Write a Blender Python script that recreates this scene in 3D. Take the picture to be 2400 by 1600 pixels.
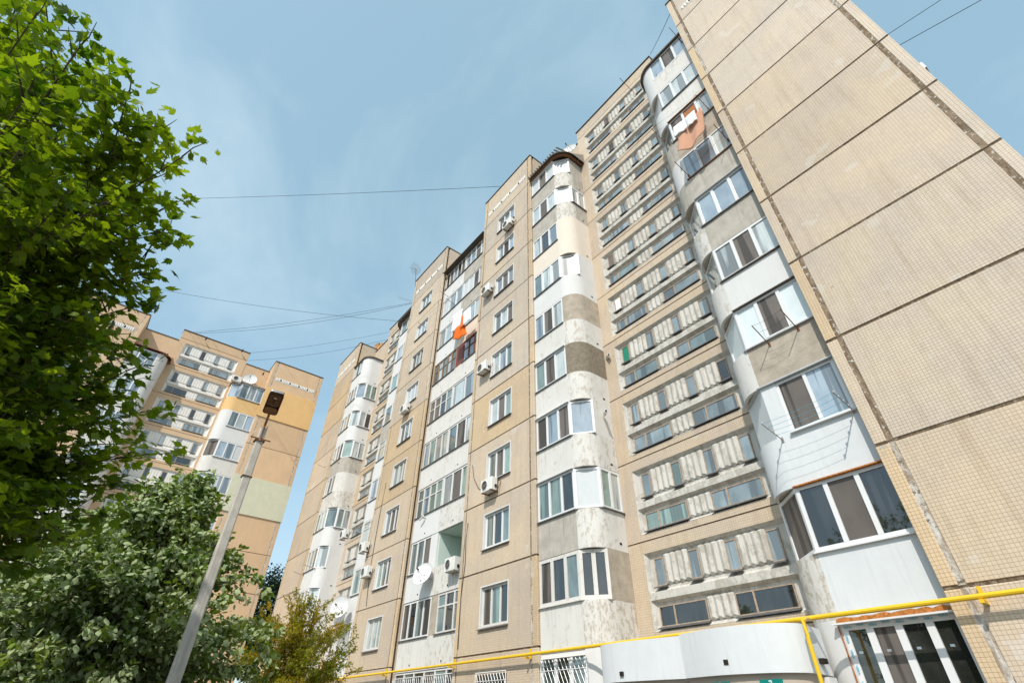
import bpy, math, random
import numpy as np
from mathutils import Vector, Matrix
S = bpy.context.scene
for o in list(bpy.data.objects): bpy.data.objects.remove(o)
COL = S.collection
rad = math.radians
# ------------------------------------------------------------------ camera
FPX, PIT, YAW, ROLL = 1162.80, 0.661008, 0.913326, 0.016655
CAMP = Vector((0, 0, 1.6))
RM = (Matrix.Rotation(YAW, 3, 'Z') @ Matrix.Rotation(math.pi/2 + PIT, 3, 'X') @ Matrix.Rotation(ROLL, 3, 'Z'))
cd = bpy.data.cameras.new('camera'); cam = bpy.data.objects.new('camera', cd); COL.objects.link(cam)
cd.sensor_width = 36; cd.lens = FPX/2400*36; cd.clip_end = 5000; cd.clip_start = 0.05
cam.matrix_world = Matrix.Translation(CAMP) @ RM.to_4x4()
S.camera = cam
S.render.resolution_x, S.render.resolution_y = 1024, 682
# ------------------------------------------------------------------ light
SUN = Vector((0.55, -0.86, 1.08)).normalized()
el = math.asin(SUN.z); az = math.atan2(SUN.x, SUN.y)
sl = bpy.data.lights.new('sun', 'SUN'); sl.energy = 2.9; sl.angle = rad(0.55); sl.color = (1, .95, .87)
so = bpy.data.objects.new('sun', sl); COL.objects.link(so); so.location = (20, -40, 60)
so.rotation_euler = SUN.to_track_quat('Z', 'Y').to_euler()
W = bpy.data.worlds.new('World'); S.world = W; W.use_nodes = True
nt = W.node_tree; nt.nodes.clear()
def nd(t, k, **kw):
    n = t.nodes.new(k)
    for a, b in kw.items(): setattr(n, a, b)
    return n
wo = nd(nt, 'ShaderNodeOutputWorld'); bg = nd(nt, 'ShaderNodeBackground'); bg.inputs[1].default_value = .15
sky = nd(nt, 'ShaderNodeTexSky', sky_type='NISHITA', sun_disc=False, sun_elevation=el, sun_rotation=az, air_density=1.0, dust_density=1.6, ozone_density=1.0)
tc = nd(nt, 'ShaderNodeTexCoord'); mp = nd(nt, 'ShaderNodeMapping'); mp.inputs['Scale'].default_value = (1.3, 1.7, 1.9); mp.inputs['Rotation'].default_value = (.3, .2, .5)
n1 = nd(nt, 'ShaderNodeTexNoise'); n1.inputs['Scale'].default_value = 1.5; n1.inputs['Detail'].default_value = 5; n1.inputs['Roughness'].default_value = .55; n1.inputs['Distortion'].default_value = .5
rp = nd(nt, 'ShaderNodeMapRange'); rp.inputs[1].default_value = .46; rp.inputs[2].default_value = .85; rp.inputs[3].default_value = 0; rp.inputs[4].default_value = .75
hz = nd(nt, 'ShaderNodeMix', data_type='RGBA'); hz.inputs[0].default_value = .45; hz.inputs[7].default_value = (2.6, 4.15, 4.55, 1)
cl = nd(nt, 'ShaderNodeMix', data_type='RGBA'); cl.inputs[7].default_value = (3.4, 4.2, 4.7, 1)
L_ = nt.links.new
L_(tc.outputs['Generated'], mp.inputs[0]); L_(mp.outputs[0], n1.inputs['Vector']); L_(n1.outputs[0], rp.inputs[0])
L_(sky.outputs[0], hz.inputs[6]); L_(hz.outputs[2], cl.inputs[6]); L_(rp.outputs[0], cl.inputs[0]); L_(cl.outputs[2], bg.inputs[0]); L_(bg.outputs[0], wo.inputs[0])
S.view_settings.view_transform = 'Standard'; S.view_settings.look = 'None'; S.view_settings.gamma = 1
S.view_settings.use_curve_mapping = False
S.view_settings.exposure = 0.47
# ------------------------------------------------------------------ pixel helpers (photo pixel -> point on a known plane)
def ray(u, v): return RM @ Vector(((u-1200)/FPX, (800-v)/FPX, -1))
def aty(u, v, y): d = ray(u, v); return CAMP + d*(y/d.y)
def atx(u, v, x): d = ray(u, v); return CAMP + d*(x/d.x)
def atz(u, v, z): d = ray(u, v); return CAMP + d*((z-1.6)/d.z)
RN = np.array(RM)
def pxn(P):
    c = (np.asarray(P) - np.array([0, 0, 1.6])) @ RN
    w = np.where(c[:, 2] < -1e-3, -c[:, 2], 1e9)
    return 1200 + FPX*c[:, 0]/w, 800 - FPX*c[:, 1]/w, c[:, 2] < -.1
# ------------------------------------------------------------------ materials
def ramp(t, fac, a, b):
    m = nd(t, 'ShaderNodeMapRange'); m.inputs[1].default_value = a; m.inputs[2].default_value = b
    t.links.new(fac, m.inputs[0]); return m.outputs[0]
def mixc(t, fac, a, b, mode='MIX'):
    m = nd(t, 'ShaderNodeMix', data_type='RGBA', blend_type=mode)
    for i, v in ((0, fac), (6, a), (7, b)):
        if hasattr(v, 'links'): t.links.new(v, m.inputs[i])
        elif i == 0: m.inputs[0].default_value = v
        else: m.inputs[i].default_value = (*v, 1)
    return m.outputs[2]
def noise(t, vec, sc, det=5, ro=.6, dist=0):
    n = nd(t, 'ShaderNodeTexNoise'); n.inputs['Scale'].default_value = sc; n.inputs['Detail'].default_value = det
    n.inputs['Roughness'].default_value = ro; n.inputs['Distortion'].default_value = dist
    if vec is not None: t.links.new(vec, n.inputs['Vector'])
    return n.outputs[0]
def scaled(t, vec, s):
    m = nd(t, 'ShaderNodeMapping'); m.inputs['Scale'].default_value = s; t.links.new(vec, m.inputs[0]); return m.outputs[0]
def base(name, rough=.8, spec=.3):
    m = bpy.data.materials.new(name); m.use_nodes = True; t = m.node_tree
    b = t.nodes['Principled BSDF']; b.inputs['Roughness'].default_value = rough; b.inputs['Specular IOR Level'].default_value = spec
    c = nd(t, 'ShaderNodeTexCoord'); g = nd(t, 'ShaderNodeNewGeometry')
    oi = nd(t, 'ShaderNodeObjectInfo')
    # position shifted per object so that alike pieces do not repeat
    va = nd(t, 'ShaderNodeVectorMath', operation='SCALE'); va.inputs[3].default_value = 57.
    cb = nd(t, 'ShaderNodeCombineXYZ')
    for i in range(3): t.links.new(oi.outputs['Random'], cb.inputs[i])
    t.links.new(cb.outputs[0], va.inputs[0])
    ad = nd(t, 'ShaderNodeVectorMath', operation='ADD'); t.links.new(c.outputs['Object'], ad.inputs[0]); t.links.new(va.outputs[0], ad.inputs[1])
    return m, t, b, ad.outputs[0], c.outputs['Object'], oi.outputs['Random']
def bump(t, b, h, dist, st=1.):
    n = nd(t, 'ShaderNodeBump'); n.inputs['Distance'].default_value = dist; n.inputs['Strength'].default_value = st
    t.links.new(h, n.inputs['Height']); t.links.new(n.outputs[0], b.inputs['Normal'])
def plain(name, c, rough=.7, spec=.3, var=.12, sc=6, metal=0, bm=0, rnd=.0, dirt=None, streak=0):
    m, t, b, v, ob, rn = base(name, rough, spec)
    n = noise(t, v, sc)
    col = mixc(t, ramp(t, n, .3, .7), tuple(x*(1-var) for x in c), tuple(min(1, x*(1+var)) for x in c))
    if streak:
        s = noise(t, scaled(t, v, (9, 9, .7)), 1.2, 4)
        col = mixc(t, ramp(t, s, .52, .72), col, tuple(x*(1-streak) for x in c))
    if dirt:
        d = noise(t, v, 2.3, 8, .7, .6)
        col = mixc(t, ramp(t, d, .56, .66), col, dirt)
    if rnd:
        k = nd(t, 'ShaderNodeMapRange'); k.inputs[3].default_value = 1-rnd; k.inputs[4].default_value = 1+rnd*.6; t.links.new(rn, k.inputs[0])
        vm = nd(t, 'ShaderNodeVectorMath', operation='SCALE'); t.links.new(col, vm.inputs[0]); t.links.new(k.outputs[0], vm.inputs[3]); col = vm.outputs[0]
    t.links.new(col, b.inputs['Base Color']); b.inputs['Metallic'].default_value = metal
    if bm: bump(t, b, noise(t, v, sc*6, 6), bm)
    return m
def peel(name, paint, under, amt=.5, sc=2.2, bm=.004, streak=.1):
    m, t, b, v, ob, rn = base(name, .85, .2)
    a = noise(t, scaled(t, v, (1.5, 1.5, .7)), sc*1.5, 9, .72, .4); f = noise(t, v, sc*5, 7, .7)
    mx = nd(t, 'ShaderNodeMath', operation='MULTIPLY_ADD'); mx.inputs[1].default_value = .35; t.links.new(f, mx.inputs[0]); t.links.new(a, mx.inputs[2])
    fac = ramp(t, mx.outputs[0], .76-.30*amt, .83-.30*amt)
    u = mixc(t, noise(t, v, 3), tuple(x*.82 for x in under), tuple(min(1, x*1.15) for x in under))
    p = mixc(t, ramp(t, noise(t, v, 1.3, 6), .3, .75), paint, tuple(x*.9 for x in paint))
    st = noise(t, scaled(t, v, (7, 7, .6)), 1.3, 4)
    p = mixc(t, ramp(t, st, .55, .8), p, tuple(x*y for x, y in zip(paint, (1-streak, 1-streak*1.15, 1-streak*1.35))))
    sz_ = nd(t, 'ShaderNodeSeparateXYZ'); t.links.new(ob, sz_.inputs[0])
    dr = nd(t, 'ShaderNodeMath', operation='MULTIPLY'); t.links.new(ramp(t, noise(t, scaled(t, v, (13, 13, .4)), 1., 3), .52, .74), dr.inputs[0]); t.links.new(ramp(t, sz_.outputs[2], .1, 1.3), dr.inputs[1])
    d2 = nd(t, 'ShaderNodeMath', operation='MULTIPLY'); d2.inputs[1].default_value = .55; t.links.new(dr.outputs[0], d2.inputs[0])
    t.links.new(mixc(t, d2.outputs[0], mixc(t, fac, u, p), (.40, .34, .26)), b.inputs['Base Color'])
    h = nd(t, 'ShaderNodeMath', operation='MULTIPLY_ADD'); h.inputs[1].default_value = .6; t.links.new(fac, h.inputs[0]); t.links.new(noise(t, v, 22, 5), h.inputs[2])
    bump(t, b, h.outputs[0], bm); return m
def tile(name, c, grout, pitch=.07, gw=.055, rnd=.10, miss=.76, stain=(.60, .56, .50)):
    m, t, b, v, ob, rn = base(name, .55, .35)
    sp = nd(t, 'ShaderNodeSeparateXYZ'); t.links.new(ob, sp.inputs[0]); cb = nd(t, 'ShaderNodeCombineXYZ')
    t.links.new(sp.outputs[0], cb.inputs[0]); t.links.new(sp.outputs[2], cb.inputs[1])
    def brick(w, h, ms, c1, c2, cm):
        k = nd(t, 'ShaderNodeTexBrick', offset=0., squash=1.); t.links.new(cb.outputs[0], k.inputs['Vector'])
        k.inputs['Scale'].default_value = 1; k.inputs['Brick Width'].default_value = w; k.inputs['Row Height'].default_value = h
        k.inputs['Mortar Size'].default_value = ms; k.inputs['Mortar Smooth'].default_value = .25
        for n_, cc in (('Color1', c1), ('Color2', c2), ('Mortar', cm)): k.inputs[n_].default_value = (*cc, 1)
        return k
    k = brick(pitch, pitch, pitch*gw, tuple(x*.955 for x in c), tuple(min(1, x*1.045) for x in c), grout)
    big = brick(pitch*8, pitch*6, .0, (1, 1, 1), (.955, .96, .975), (1, 1, 1))
    col = mixc(t, 1., k.outputs[0], big.outputs[0], 'MULTIPLY')
    col = mixc(t, ramp(t, noise(t, v, .45, 6, .6, .3), .38, .72), col, mixc(t, 1., col, stain, 'OVERLAY'))
    st = noise(t, scaled(t, v, (5, 5, .35)), 1., 5)
    col = mixc(t, ramp(t, st, .5, .9), col, mixc(t, 1., col, (.80, .76, .70), 'MULTIPLY'))
    sn = nd(t, 'ShaderNodeVectorMath', operation='SNAP'); sn.inputs[1].default_value = (pitch,)*3; t.links.new(ob, sn.inputs[0])
    sa = nd(t, 'ShaderNodeVectorMath', operation='ADD'); t.links.new(sn.outputs[0], sa.inputs[0])
    s3 = nd(t, 'ShaderNodeVectorMath', operation='SUBTRACT'); t.links.new(v, s3.inputs[0]); t.links.new(ob, s3.inputs[1]); t.links.new(s3.outputs[0], sa.inputs[1])
    col = mixc(t, ramp(t, noise(t, sa.outputs[0], 1.1, 2, .5), .68, .69), col, mixc(t, .35, col, (.66, .62, .56)))
    col = mixc(t, ramp(t, noise(t, sa.outputs[0], 2.9, 3, .6), miss, miss+.005), col, (.46, .40, .325))
    kr = nd(t, 'ShaderNodeMapRange'); kr.inputs[3].default_value = 1-rnd; kr.inputs[4].default_value = 1+rnd*.7; t.links.new(rn, kr.inputs[0])
    vm = nd(t, 'ShaderNodeVectorMath', operation='SCALE'); t.links.new(col, vm.inputs[0]); t.links.new(kr.outputs[0], vm.inputs[3])
    t.links.new(vm.outputs[0], b.inputs['Base Color'])
    inv = nd(t, 'ShaderNodeMath', operation='SUBTRACT'); inv.inputs[0].default_value = 1; t.links.new(k.outputs['Fac'], inv.inputs[1])
    bump(t, b, inv.outputs[0], .004, .8); return m
def seal(name, c1, c2, c3, sc=3.):
    m, t, b, v, ob, rn = base(name, .95, .1)
    a = noise(t, scaled(t, v, (3, 3, .8)), sc, 8, .7, .4)
    col = mixc(t, ramp(t, a, .42, .58), c1, c2); col = mixc(t, ramp(t, noise(t, v, sc*2.7, 8, .7), .56, .62), col, c3)
    t.links.new(col, b.inputs['Base Color']); bump(t, b, noise(t, v, 16, 6), .02); return m
def glass(name, c, c2=None, rough=.03, coat=1., fold=0, spec=.6):
    m, t, b, v, ob, rn = base(name, rough, spec); b.inputs['IOR'].default_value = 1.55
    n = noise(t, scaled(t, v, (1.4, 1.4, .7)), 1.7, 3)
    col = mixc(t, ramp(t, n, .35, .65), c, c2 or tuple(x*.75 for x in c))
    cu = noise(t, scaled(t, v, (2.6, 2.6, .12)), 1., 2)
    col = mixc(t, ramp(t, cu, .53, .56), col, tuple(x*.42 for x in c))
    if fold:
        w = nd(t, 'ShaderNodeTexWave', wave_type='BANDS', bands_direction='X'); w.inputs['Scale'].default_value = 2.6; w.inputs['Distortion'].default_value = 5; w.inputs['Detail'].default_value = 2; w.inputs['Detail Scale'].default_value = .4
        t.links.new(scaled(t, v, (1, 1, .12)), w.inputs[0])
        col = mixc(t, w.outputs[1], mixc(t, 1., col, (1-fold,)*3, 'MULTIPLY'), col)
    kr = nd(t, 'ShaderNodeMapRange'); kr.inputs[3].default_value = .72; kr.inputs[4].default_value = 1.15; t.links.new(rn, kr.inputs[0])
    vm = nd(t, 'ShaderNodeVectorMath', operation='SCALE'); t.links.new(col, vm.inputs[0]); t.links.new(kr.outputs[0], vm.inputs[3])
    t.links.new(vm.outputs[0], b.inputs['Base Color'])
    b.inputs['Coat Weight'].default_value = coat; b.inputs['Coat Roughness'].default_value = .015; b.inputs['Coat IOR'].default_value = 1.6
    # slightly wavy panes
    bump(t, b, noise(t, v, .8, 1), .012, .25); 
    cn = [n_ for n_ in t.nodes if n_.type == 'BUMP'][0]; t.links.new(cn.outputs[0], b.inputs['Coat Normal'])
    return m
def leafmat(name, c1, c2, back=None, trans=.4, rough=.45, spec=.35):
    m = bpy.data.materials.new(name); m.use_nodes = True; t = m.node_tree; b = t.nodes['Principled BSDF']; out = t.nodes['Material Output']
    at = nd(t, 'ShaderNodeAttribute', attribute_name='tint'); oi = nd(t, 'ShaderNodeObjectInfo')
    col = mixc(t, at.outputs['Fac'], c1, c2)
    if back:
        g = nd(t, 'ShaderNodeNewGeometry'); fr = mixc(t, g.outputs['Backfacing'], col, back)
    else: fr = col
    t.links.new(fr, b.inputs['Base Color']); b.inputs['Roughness'].default_value = rough; b.inputs['Specular IOR Level'].default_value = spec
    tr = nd(t, 'ShaderNodeBsdfTranslucent'); tcol = mixc(t, 1., col, (1.0, 1.0, .45), 'MULTIPLY'); t.links.new(tcol, tr.inputs[0])
    vm = nd(t, 'ShaderNodeVectorMath', operation='SCALE'); vm.inputs[3].default_value = 2.2; t.links.new(tcol, vm.inputs[0]); t.links.new(vm.outputs[0], tr.inputs[0])
    ms = nd(t, 'ShaderNodeMixShader'); ms.inputs[0].default_value = trans
    t.links.new(b.outputs[0], ms.inputs[1]); t.links.new(tr.outputs[0], ms.inputs[2]); t.links.new(ms.outputs[0], out.inputs[0]); return m
GR = (.385, .30, .215)
MT = dict(
 tile=tile('beige_tile', (.60, .49, .38), GR), tile_y=tile('yellow_tile', (.60, .46, .31), (.40, .27, .15), miss=.69),
 tile_g=tile('grey_tile', (.59, .50, .41), GR), tile_s=tile('sand_tile', (.57, .47, .37), GR),
 peach=plain('peach_wall', (.64, .45, .285), .85, .2, .06, 1.2, rnd=.07, streak=.08), orange=plain('orange_insulation', (.72, .47, .215), .85, .2, .05, 1.5),
 mint_w=plain('pale_green_insulation', (.60, .60, .46), .9, .2, .05, 2., streak=.05),
 seal=seal('joint_seal', (.16, .115, .075), (.30, .225, .155), (.58, .55, .50)), seal_h=seal('joint_gap', (.10, .07, .045), (.20, .145, .095), (.30, .24, .18)),
 seal_w=seal('white_seal', (.62, .58, .52), (.33, .26, .19), (.16, .13, .10)),
 concrete=plain('raw_concrete', (.45, .415, .36), .9, .2, .16, 2.2, bm=.006, streak=.25), relief=peel('relief_concrete', (.60, .575, .525), (.44, .415, .365), .5, 1.6, .004, .3),
 relief_w=plain('white_relief', (.74, .71, .66), .85, .2, .07, 3, streak=.15),
 white=plain('white_plaster', (.675, .67, .655), .85, .2, .035, 1.4, bm=.002, streak=.05), white_new=plain('fresh_white_plaster', (.655, .675, .68), .8, .2, .045, 1.1, bm=.003, streak=.07),
 peel=peel('peeling_whitewash', (.69, .67, .63), (.515, .47, .405), .6), peel2=peel('flaking_whitewash', (.69, .665, .62), (.49, .44, .37), .48, 3.2), peel3=peel('worn_whitewash', (.70, .68, .64), (.56, .515, .45), .75, 1.6),
 cement=plain('grey_cement', (.42, .365, .295), .95, .1, .18, 3, bm=.012), stucco=plain('dark_rough_cement', (.255, .215, .165), .95, .1, .22, 7, bm=.03),
 cream=plain('cream_insulation', (.74, .655, .555), .9, .2, .03, 1.2), brick=plain('exposed_brick', (.40, .17, .08), .9, .2, .35, 14, bm=.01),
 foam=plain('orange_foam', (.50, .19, .05), .9, .2, .4, 18, bm=.02), mint=plain('mint_plaster', (.56, .66, .60), .85, .2, .05, 2),
 pvc=plain('white_pvc', (.74, .74, .735), .35, .5, .02, 3), wood_w=peel('old_white_wood', (.68, .66, .62), (.40, .27, .17), .85, 6, .003), wood_b=plain('brown_wood', (.25, .155, .085), .7, .3, .25, 9), wood_r=plain('red_brown_wood', (.20, .05, .025), .5, .4, .2, 8),
 wood_o=plain('weathered_window_wood', (.40, .31, .23), .85, .2, .3, 14), sill=plain('dark_zinc', (.16, .155, .15), .55, .4, .2, 5, .4), sill_l=plain('light_zinc', (.50, .51, .51), .5, .4, .1, 5, .3), flash=plain('roof_edge_sheet', (.10, .085, .07), .7, .3, .2, 4),
 yellow=plain('yellow_paint', (.80, .50, .015), .35, .5, .05, 4), rust=plain('rusty_steel', (.20, .095, .05), .85, .2, .35, 14), steel=plain('grey_steel', (.32, .31, .30), .5, .5, .1, 6, .5), black=plain('black_plastic', (.02, .02, .02), .5, .4, .1, 5), dark=plain('dark_opening', (.03, .026, .022), .9, .1, .1, 4),
 ac=plain('ac_white', (.74, .73, .69), .45, .4, .05, 4, streak=.12), dish=plain('dish_white', (.74, .74, .73), .4, .4, .05, 3), dish_o=plain('rusted_dish', (.50, .24, .07), .6, .3, .4, 5, dirt=(.70, .68, .62)),
 slate=plain('asbestos_slate', (.30, .265, .23), .95, .1, .25, 6), rtile=plain('red_metal_tile', (.46, .20, .13), .55, .3, .1, 5), pole=plain('pole_concrete', (.50, .455, .395), .9, .2, .16, 5, bm=.006, streak=.3), lamp_b=plain('lamp_brown', (.27, .12, .05), .6, .4, .3, 9), bulb=plain('bulb_glass', (.75, .73, .68), .15, .6, .03, 4),
 cloth_w=plain('white_cloth', (.80, .79, .78), .95, .1, .02, 4), cloth_o=plain('orange_cloth', (.80, .16, .025), .9, .1, .05, 4), cloth_p=plain('salmon_cloth', (.60, .335, .225), .95, .1, .05, 4), bark=plain('bark', (.10, .078, .055), .95, .1, .3, 8, bm=.01), teal=plain('teal_sign', (.0, .20, .17), .4, .4, .03, 3), tx=plain('sign_white', (.75, .77, .74), .5, .3, .02, 3), cyan=plain('film_print', (.05, .45, .62), .6, .3, .05, 3), wire=plain('cable_black', (.035, .035, .04), .6, .3, .1, 3),
 asphalt=plain('pavement', (.15, .142, .13), .95, .2, .2, 3, bm=.004), fascia=plain('beige_fascia', (.47, .40, .33), .9, .2, .05, 2), green_cloth=plain('green_panel', (.02, .22, .14), .6, .3, .1, 4),
 blind=plain('white_blind', (.56, .59, .60), .5, .3, .04, 6), paper=plain('window_film', (.68, .75, .76), .25, .5, .05, 3),
 g_light=glass('glass_curtain', (.60, .645, .63), (.44, .50, .49), fold=.10), g_teal=glass('glass_teal', (.22, .29, .29), (.13, .18, .18), fold=.05), g_dark=glass('glass_dark', (.035, .036, .032), (.015, .016, .015)), g_net=glass('insect_screen', (.19, .165, .145), (.15, .13, .115), rough=.5, coat=.1, spec=.2), g_sky=glass('glass_sky_reflection', (.36, .44, .50), (.27, .34, .41)), g_stair=glass('glass_stair', (.31, .37, .39), (.20, .25, .27), rough=.12, coat=.8), g_green=glass('glass_greenish', (.30, .40, .36), (.22, .30, .27), fold=.1),  # g_sky: reflected sky painted into the pane's base colour
)
M_ = MT
# ------------------------------------------------------------------ mesh builder
class MB:
    def __init__(s): s.v = []; s.f = []; s.m = []; s.cur = 0
    def quad(s, *p):
        i = len(s.v); s.v += [tuple(q) for q in p]; s.f.append(tuple(range(i, i+len(p)))); s.m.append(s.cur); return s
    def box(s, x0, x1, y0, y1, z0, z1):
        x0, x1 = min(x0, x1), max(x0, x1); y0, y1 = min(y0, y1), max(y0, y1); z0, z1 = min(z0, z1), max(z0, z1)
        return s.hexa([(x0, y0), (x1, y0), (x1, y1), (x0, y1)], z0, z1)
    def hexa(s, poly, z0, z1):
        n = len(poly); i = len(s.v); s.v += [(p[0], p[1], z0) for p in poly] + [(p[0], p[1], z1) for p in poly]
        s.f.append(tuple(range(i+n-1, i-1, -1))); s.f.append(tuple(range(i+n, i+2*n)))
        for k in range(n): s.f.append((i+k, i+(k+1) % n, i+n+(k+1) % n, i+n+k))
        s.m += [s.cur]*(n+2); return s
    def band(s, pts, z0, z1, t):
        """wall of thickness t following pts (right to left), outer face on pts"""
        inn = offs(pts, t); n = len(pts); i = len(s.v)
        for a, b in zip(pts, inn): s.v += [(*a, z0), (*a, z1), (*b, z1), (*b, z0)]
        for k in range(n-1):
            p, q = i+4*k, i+4*k+4
            for e in range(4): s.f.append((p+e, p+(e+1) % 4, q+(e+1) % 4, q+e)); s.m.append(s.cur)
        for p in (i, i+4*(n-1)): s.f.append((p, p+1, p+2, p+3)); s.m.append(s.cur)
        return s
    def tube(s, pts, r, n=6, r1=None, cap=True):
        pts = [Vector(p) for p in pts]; i0 = len(s.v); m = len(pts)
        for k, p in enumerate(pts):
            d = (pts[min(k+1, m-1)] - pts[max(k-1, 0)]).normalized()
            a = d.cross(Vector((0, 0, 1)))
            if a.length < .05: a = d.cross(Vector((1, 0, 0)))
            a.normalize(); b = d.cross(a); rr = r if r1 is None else r + (r1-r)*k/max(1, m-1)
            for j in range(n):
                an = 2*math.pi*j/n; s.v.append(tuple(p + a*rr*math.cos(an) + b*rr*math.sin(an)))
        for k in range(m-1):
            for j in range(n):
                a, b = i0+k*n+j, i0+k*n+(j+1) % n; s.f.append((a, b, b+n, a+n)); s.m.append(s.cur)
        if cap:
            s.f.append(tuple(range(i0, i0+n))); s.f.append(tuple(range(i0+(m-1)*n, i0+m*n))); s.m += [s.cur]*2
        return s
    def lathe(s, prof, n=20, mtx=None):
        i = len(s.v)
        for (r, z) in prof:
            for j in range(n):
                a = 2*math.pi*j/n; p = Vector((r*math.cos(a), r*math.sin(a), z)); s.v.append(tuple(mtx @ p if mtx else p))
        for k in range(len(prof)-1):
            for j in range(n):
                a, b = i+k*n+j, i+k*n+(j+1) % n; s.f.append((a, b, b+n, a+n)); s.m.append(s.cur)
        return s
def offs(pts, t):
    out = []; n = len(pts)
    for k in range(n):
        ns = []
        for a, b in ((k-1, k), (k, k+1)):
            if a >= 0 and b < n:
                dx, dy = pts[b][0]-pts[a][0], pts[b][1]-pts[a][1]; l = math.hypot(dx, dy) or 1; ns.append((dy/l, -dx/l))
        nx = sum(q[0] for q in ns)/len(ns); ny = sum(q[1] for q in ns)/len(ns); l2 = nx*nx+ny*ny
        out.append((pts[k][0]+nx*t/max(.4, l2), pts[k][1]+ny*t/max(.4, l2)))
    return out
ABS = {}
def mesh(mb, name, mats, smooth=False):
    me = bpy.data.meshes.new(name); me.from_pydata(mb.v, [], mb.f)
    for m in (mats if isinstance(mats, (list, tuple)) else [mats]): me.materials.append(M_[m] if isinstance(m, str) else m)
    me.polygons.foreach_set('material_index', mb.m)
    if smooth: me.polygons.foreach_set('use_smooth', [True]*len(mb.f))
    me.update()
    if smooth: me.set_sharp_from_angle(angle=rad(35))
    return me
def place(name, me, parent=None, loc=(0, 0, 0)):
    o = bpy.data.objects.new(name, me); COL.objects.link(o); loc = Vector(loc)
    o.parent = parent; o.location = loc - (ABS[parent] if parent else Vector()); ABS[o] = loc; return o
def add(name, mb, mats, parent=None, smooth=False):
    xs = np.array(mb.v); c = Vector(((xs[:, 0].min()+xs[:, 0].max())/2, (xs[:, 1].min()+xs[:, 1].max())/2, xs[:, 2].min()))
    mb.v = [(a-c.x, b-c.y, d-c.z) for a, b, d in mb.v]
    return place(name, mesh(mb, name, mats, smooth), parent, c)
def empty(name, loc, label=None, cat=None, group=None):
    o = place(name, None, None, loc); o.empty_display_size = .2
    if label: tag(o, label, cat, group)
    return o
def tag(o, label, cat, group=None):
    o['label'] = label; o['category'] = cat
    if group: o['group'] = group
    return o
def st(o, kind='structure'): o['kind'] = kind; return o
_cache = {}
def shared(key, fn):
    if key not in _cache: _cache[key] = fn()
    return _cache[key]
# ------------------------------------------------------------------ ground
g = MB().quad((-900, -900, 0), (900, -900, 0), (900, 900, 0), (-900, 900, 0)); st(add('ground', g, 'asphalt'))
# ------------------------------------------------------------------ building vocabulary
H = 2.8; K0 = 3.67
def K(k): return K0 + H*k
Y0 = 12.11; YS = 13.8
rng = random.Random(7)
def panes(parent, cells, gms, rz=None):
    for i, (p, q, z0, z1) in enumerate(cells):
        gm = gms[i % len(gms)] if isinstance(gms, (list, tuple)) else gms
        mb = MB(); mb.quad((p[0], p[1], z0), (p[0], p[1], z1), (q[0], q[1], z1), (q[0], q[1], z0)); mb.f[0] = mb.f[0][::-1]
        add('pane', mb, gm, parent)
def glaze(parent, segs, z0, z1, fm='pvc', gms=('g_light',), fw=.055, dep=.06, transom=0, name='window_frame'):
    """segs: list of (p, q, n panes) going right to left in plan"""
    fr = MB(); cells = []
    for (p, q, n) in segs:
        p = Vector(p); q = Vector(q); d = (q-p); L = d.length; d.normalize(); nrm = Vector((-d.y, d.x))
        def ob(a, b, za, zb, o0=0., o1=dep):
            A, B = p+d*a, p+d*b
            fr.hexa([tuple(A - nrm*o0), tuple(A - nrm*o1), tuple(B - nrm*o1), tuple(B - nrm*o0)], za, zb)
        ob(0, L, z0, z0+fw); ob(0, L, z1-fw, z1)
        if transom: zt = z0+(z1-z0)*transom; ob(fw, L-fw, zt-fw*.4, zt+fw*.4, .004, dep-.004)
        for i in range(n+1):
            c = min(max(L*i/n, fw*.5), L-fw*.5)
            w = fw*(.62 if 0 < i < n else .5); ob(c-w, c+w, z0+fw, z1-fw, -.004 if 0 < i < n else .001, dep-.003)
        for i in range(n):
            a = L*i/n + fw*.5; b = L*(i+1)/n - fw*.5; A = p+d*a-nrm*dep*.55; B = p+d*b-nrm*dep*.55
            cells.append(((A.x, A.y), (B.x, B.y), z0+fw*.8, z1-fw*.8))
    f = add(name, fr, fm, parent); panes(parent, cells, gms); return f
def wall_panel(root, x0, x1, z0, z1, m, y=Y0, t=.12, hole=None, name='wall_panel'):
    def mk():
        b = MB(); X0, X1, Z1 = 0, x1-x0, z1-z0
        c = .012
        def slab(a, e, zz0, zz1, ch=c):
            # box with chamfered front edges
            b.box(a, e, .012, t, zz0, zz1)
            i = len(b.v); b.v += [(a+ch, 0, zz0+ch), (e-ch, 0, zz0+ch), (e-ch, 0, zz1-ch), (a+ch, 0, zz1-ch), (a, .012, zz0), (e, .012, zz0), (e, .012, zz1), (a, .012, zz1)]
            for f in ((0, 1, 2, 3), (4, 5, 1, 0), (5, 6, 2, 1), (6, 7, 3, 2), (7, 4, 0, 3)): b.f.append(tuple(i+q for q in f)); b.m.append(0)
        if not hole: slab(0, X1, 0, Z1)
        else:
            hx0, hx1, hz0, hz1 = hole[0]-x0, hole[1]-x0, hole[2], hole[3]
            for (a, e, p, q) in ((0, hx0, 0, Z1), (hx1, X1, 0, Z1), (hx0, hx1, 0, hz0), (hx0, hx1, hz1, Z1)): slab(a, e, p, q, .0005)
        return mesh(b, name, m)
    return place(name, shared(('wp', round(x1-x0, 3), round(z1-z0, 3), m, t, tuple(np.round([h-x0 if i < 2 else h for i, h in enumerate(hole)], 3)) if hole else 0), mk), root, (x0, y+rng.uniform(-.006, .004), z0))
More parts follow.
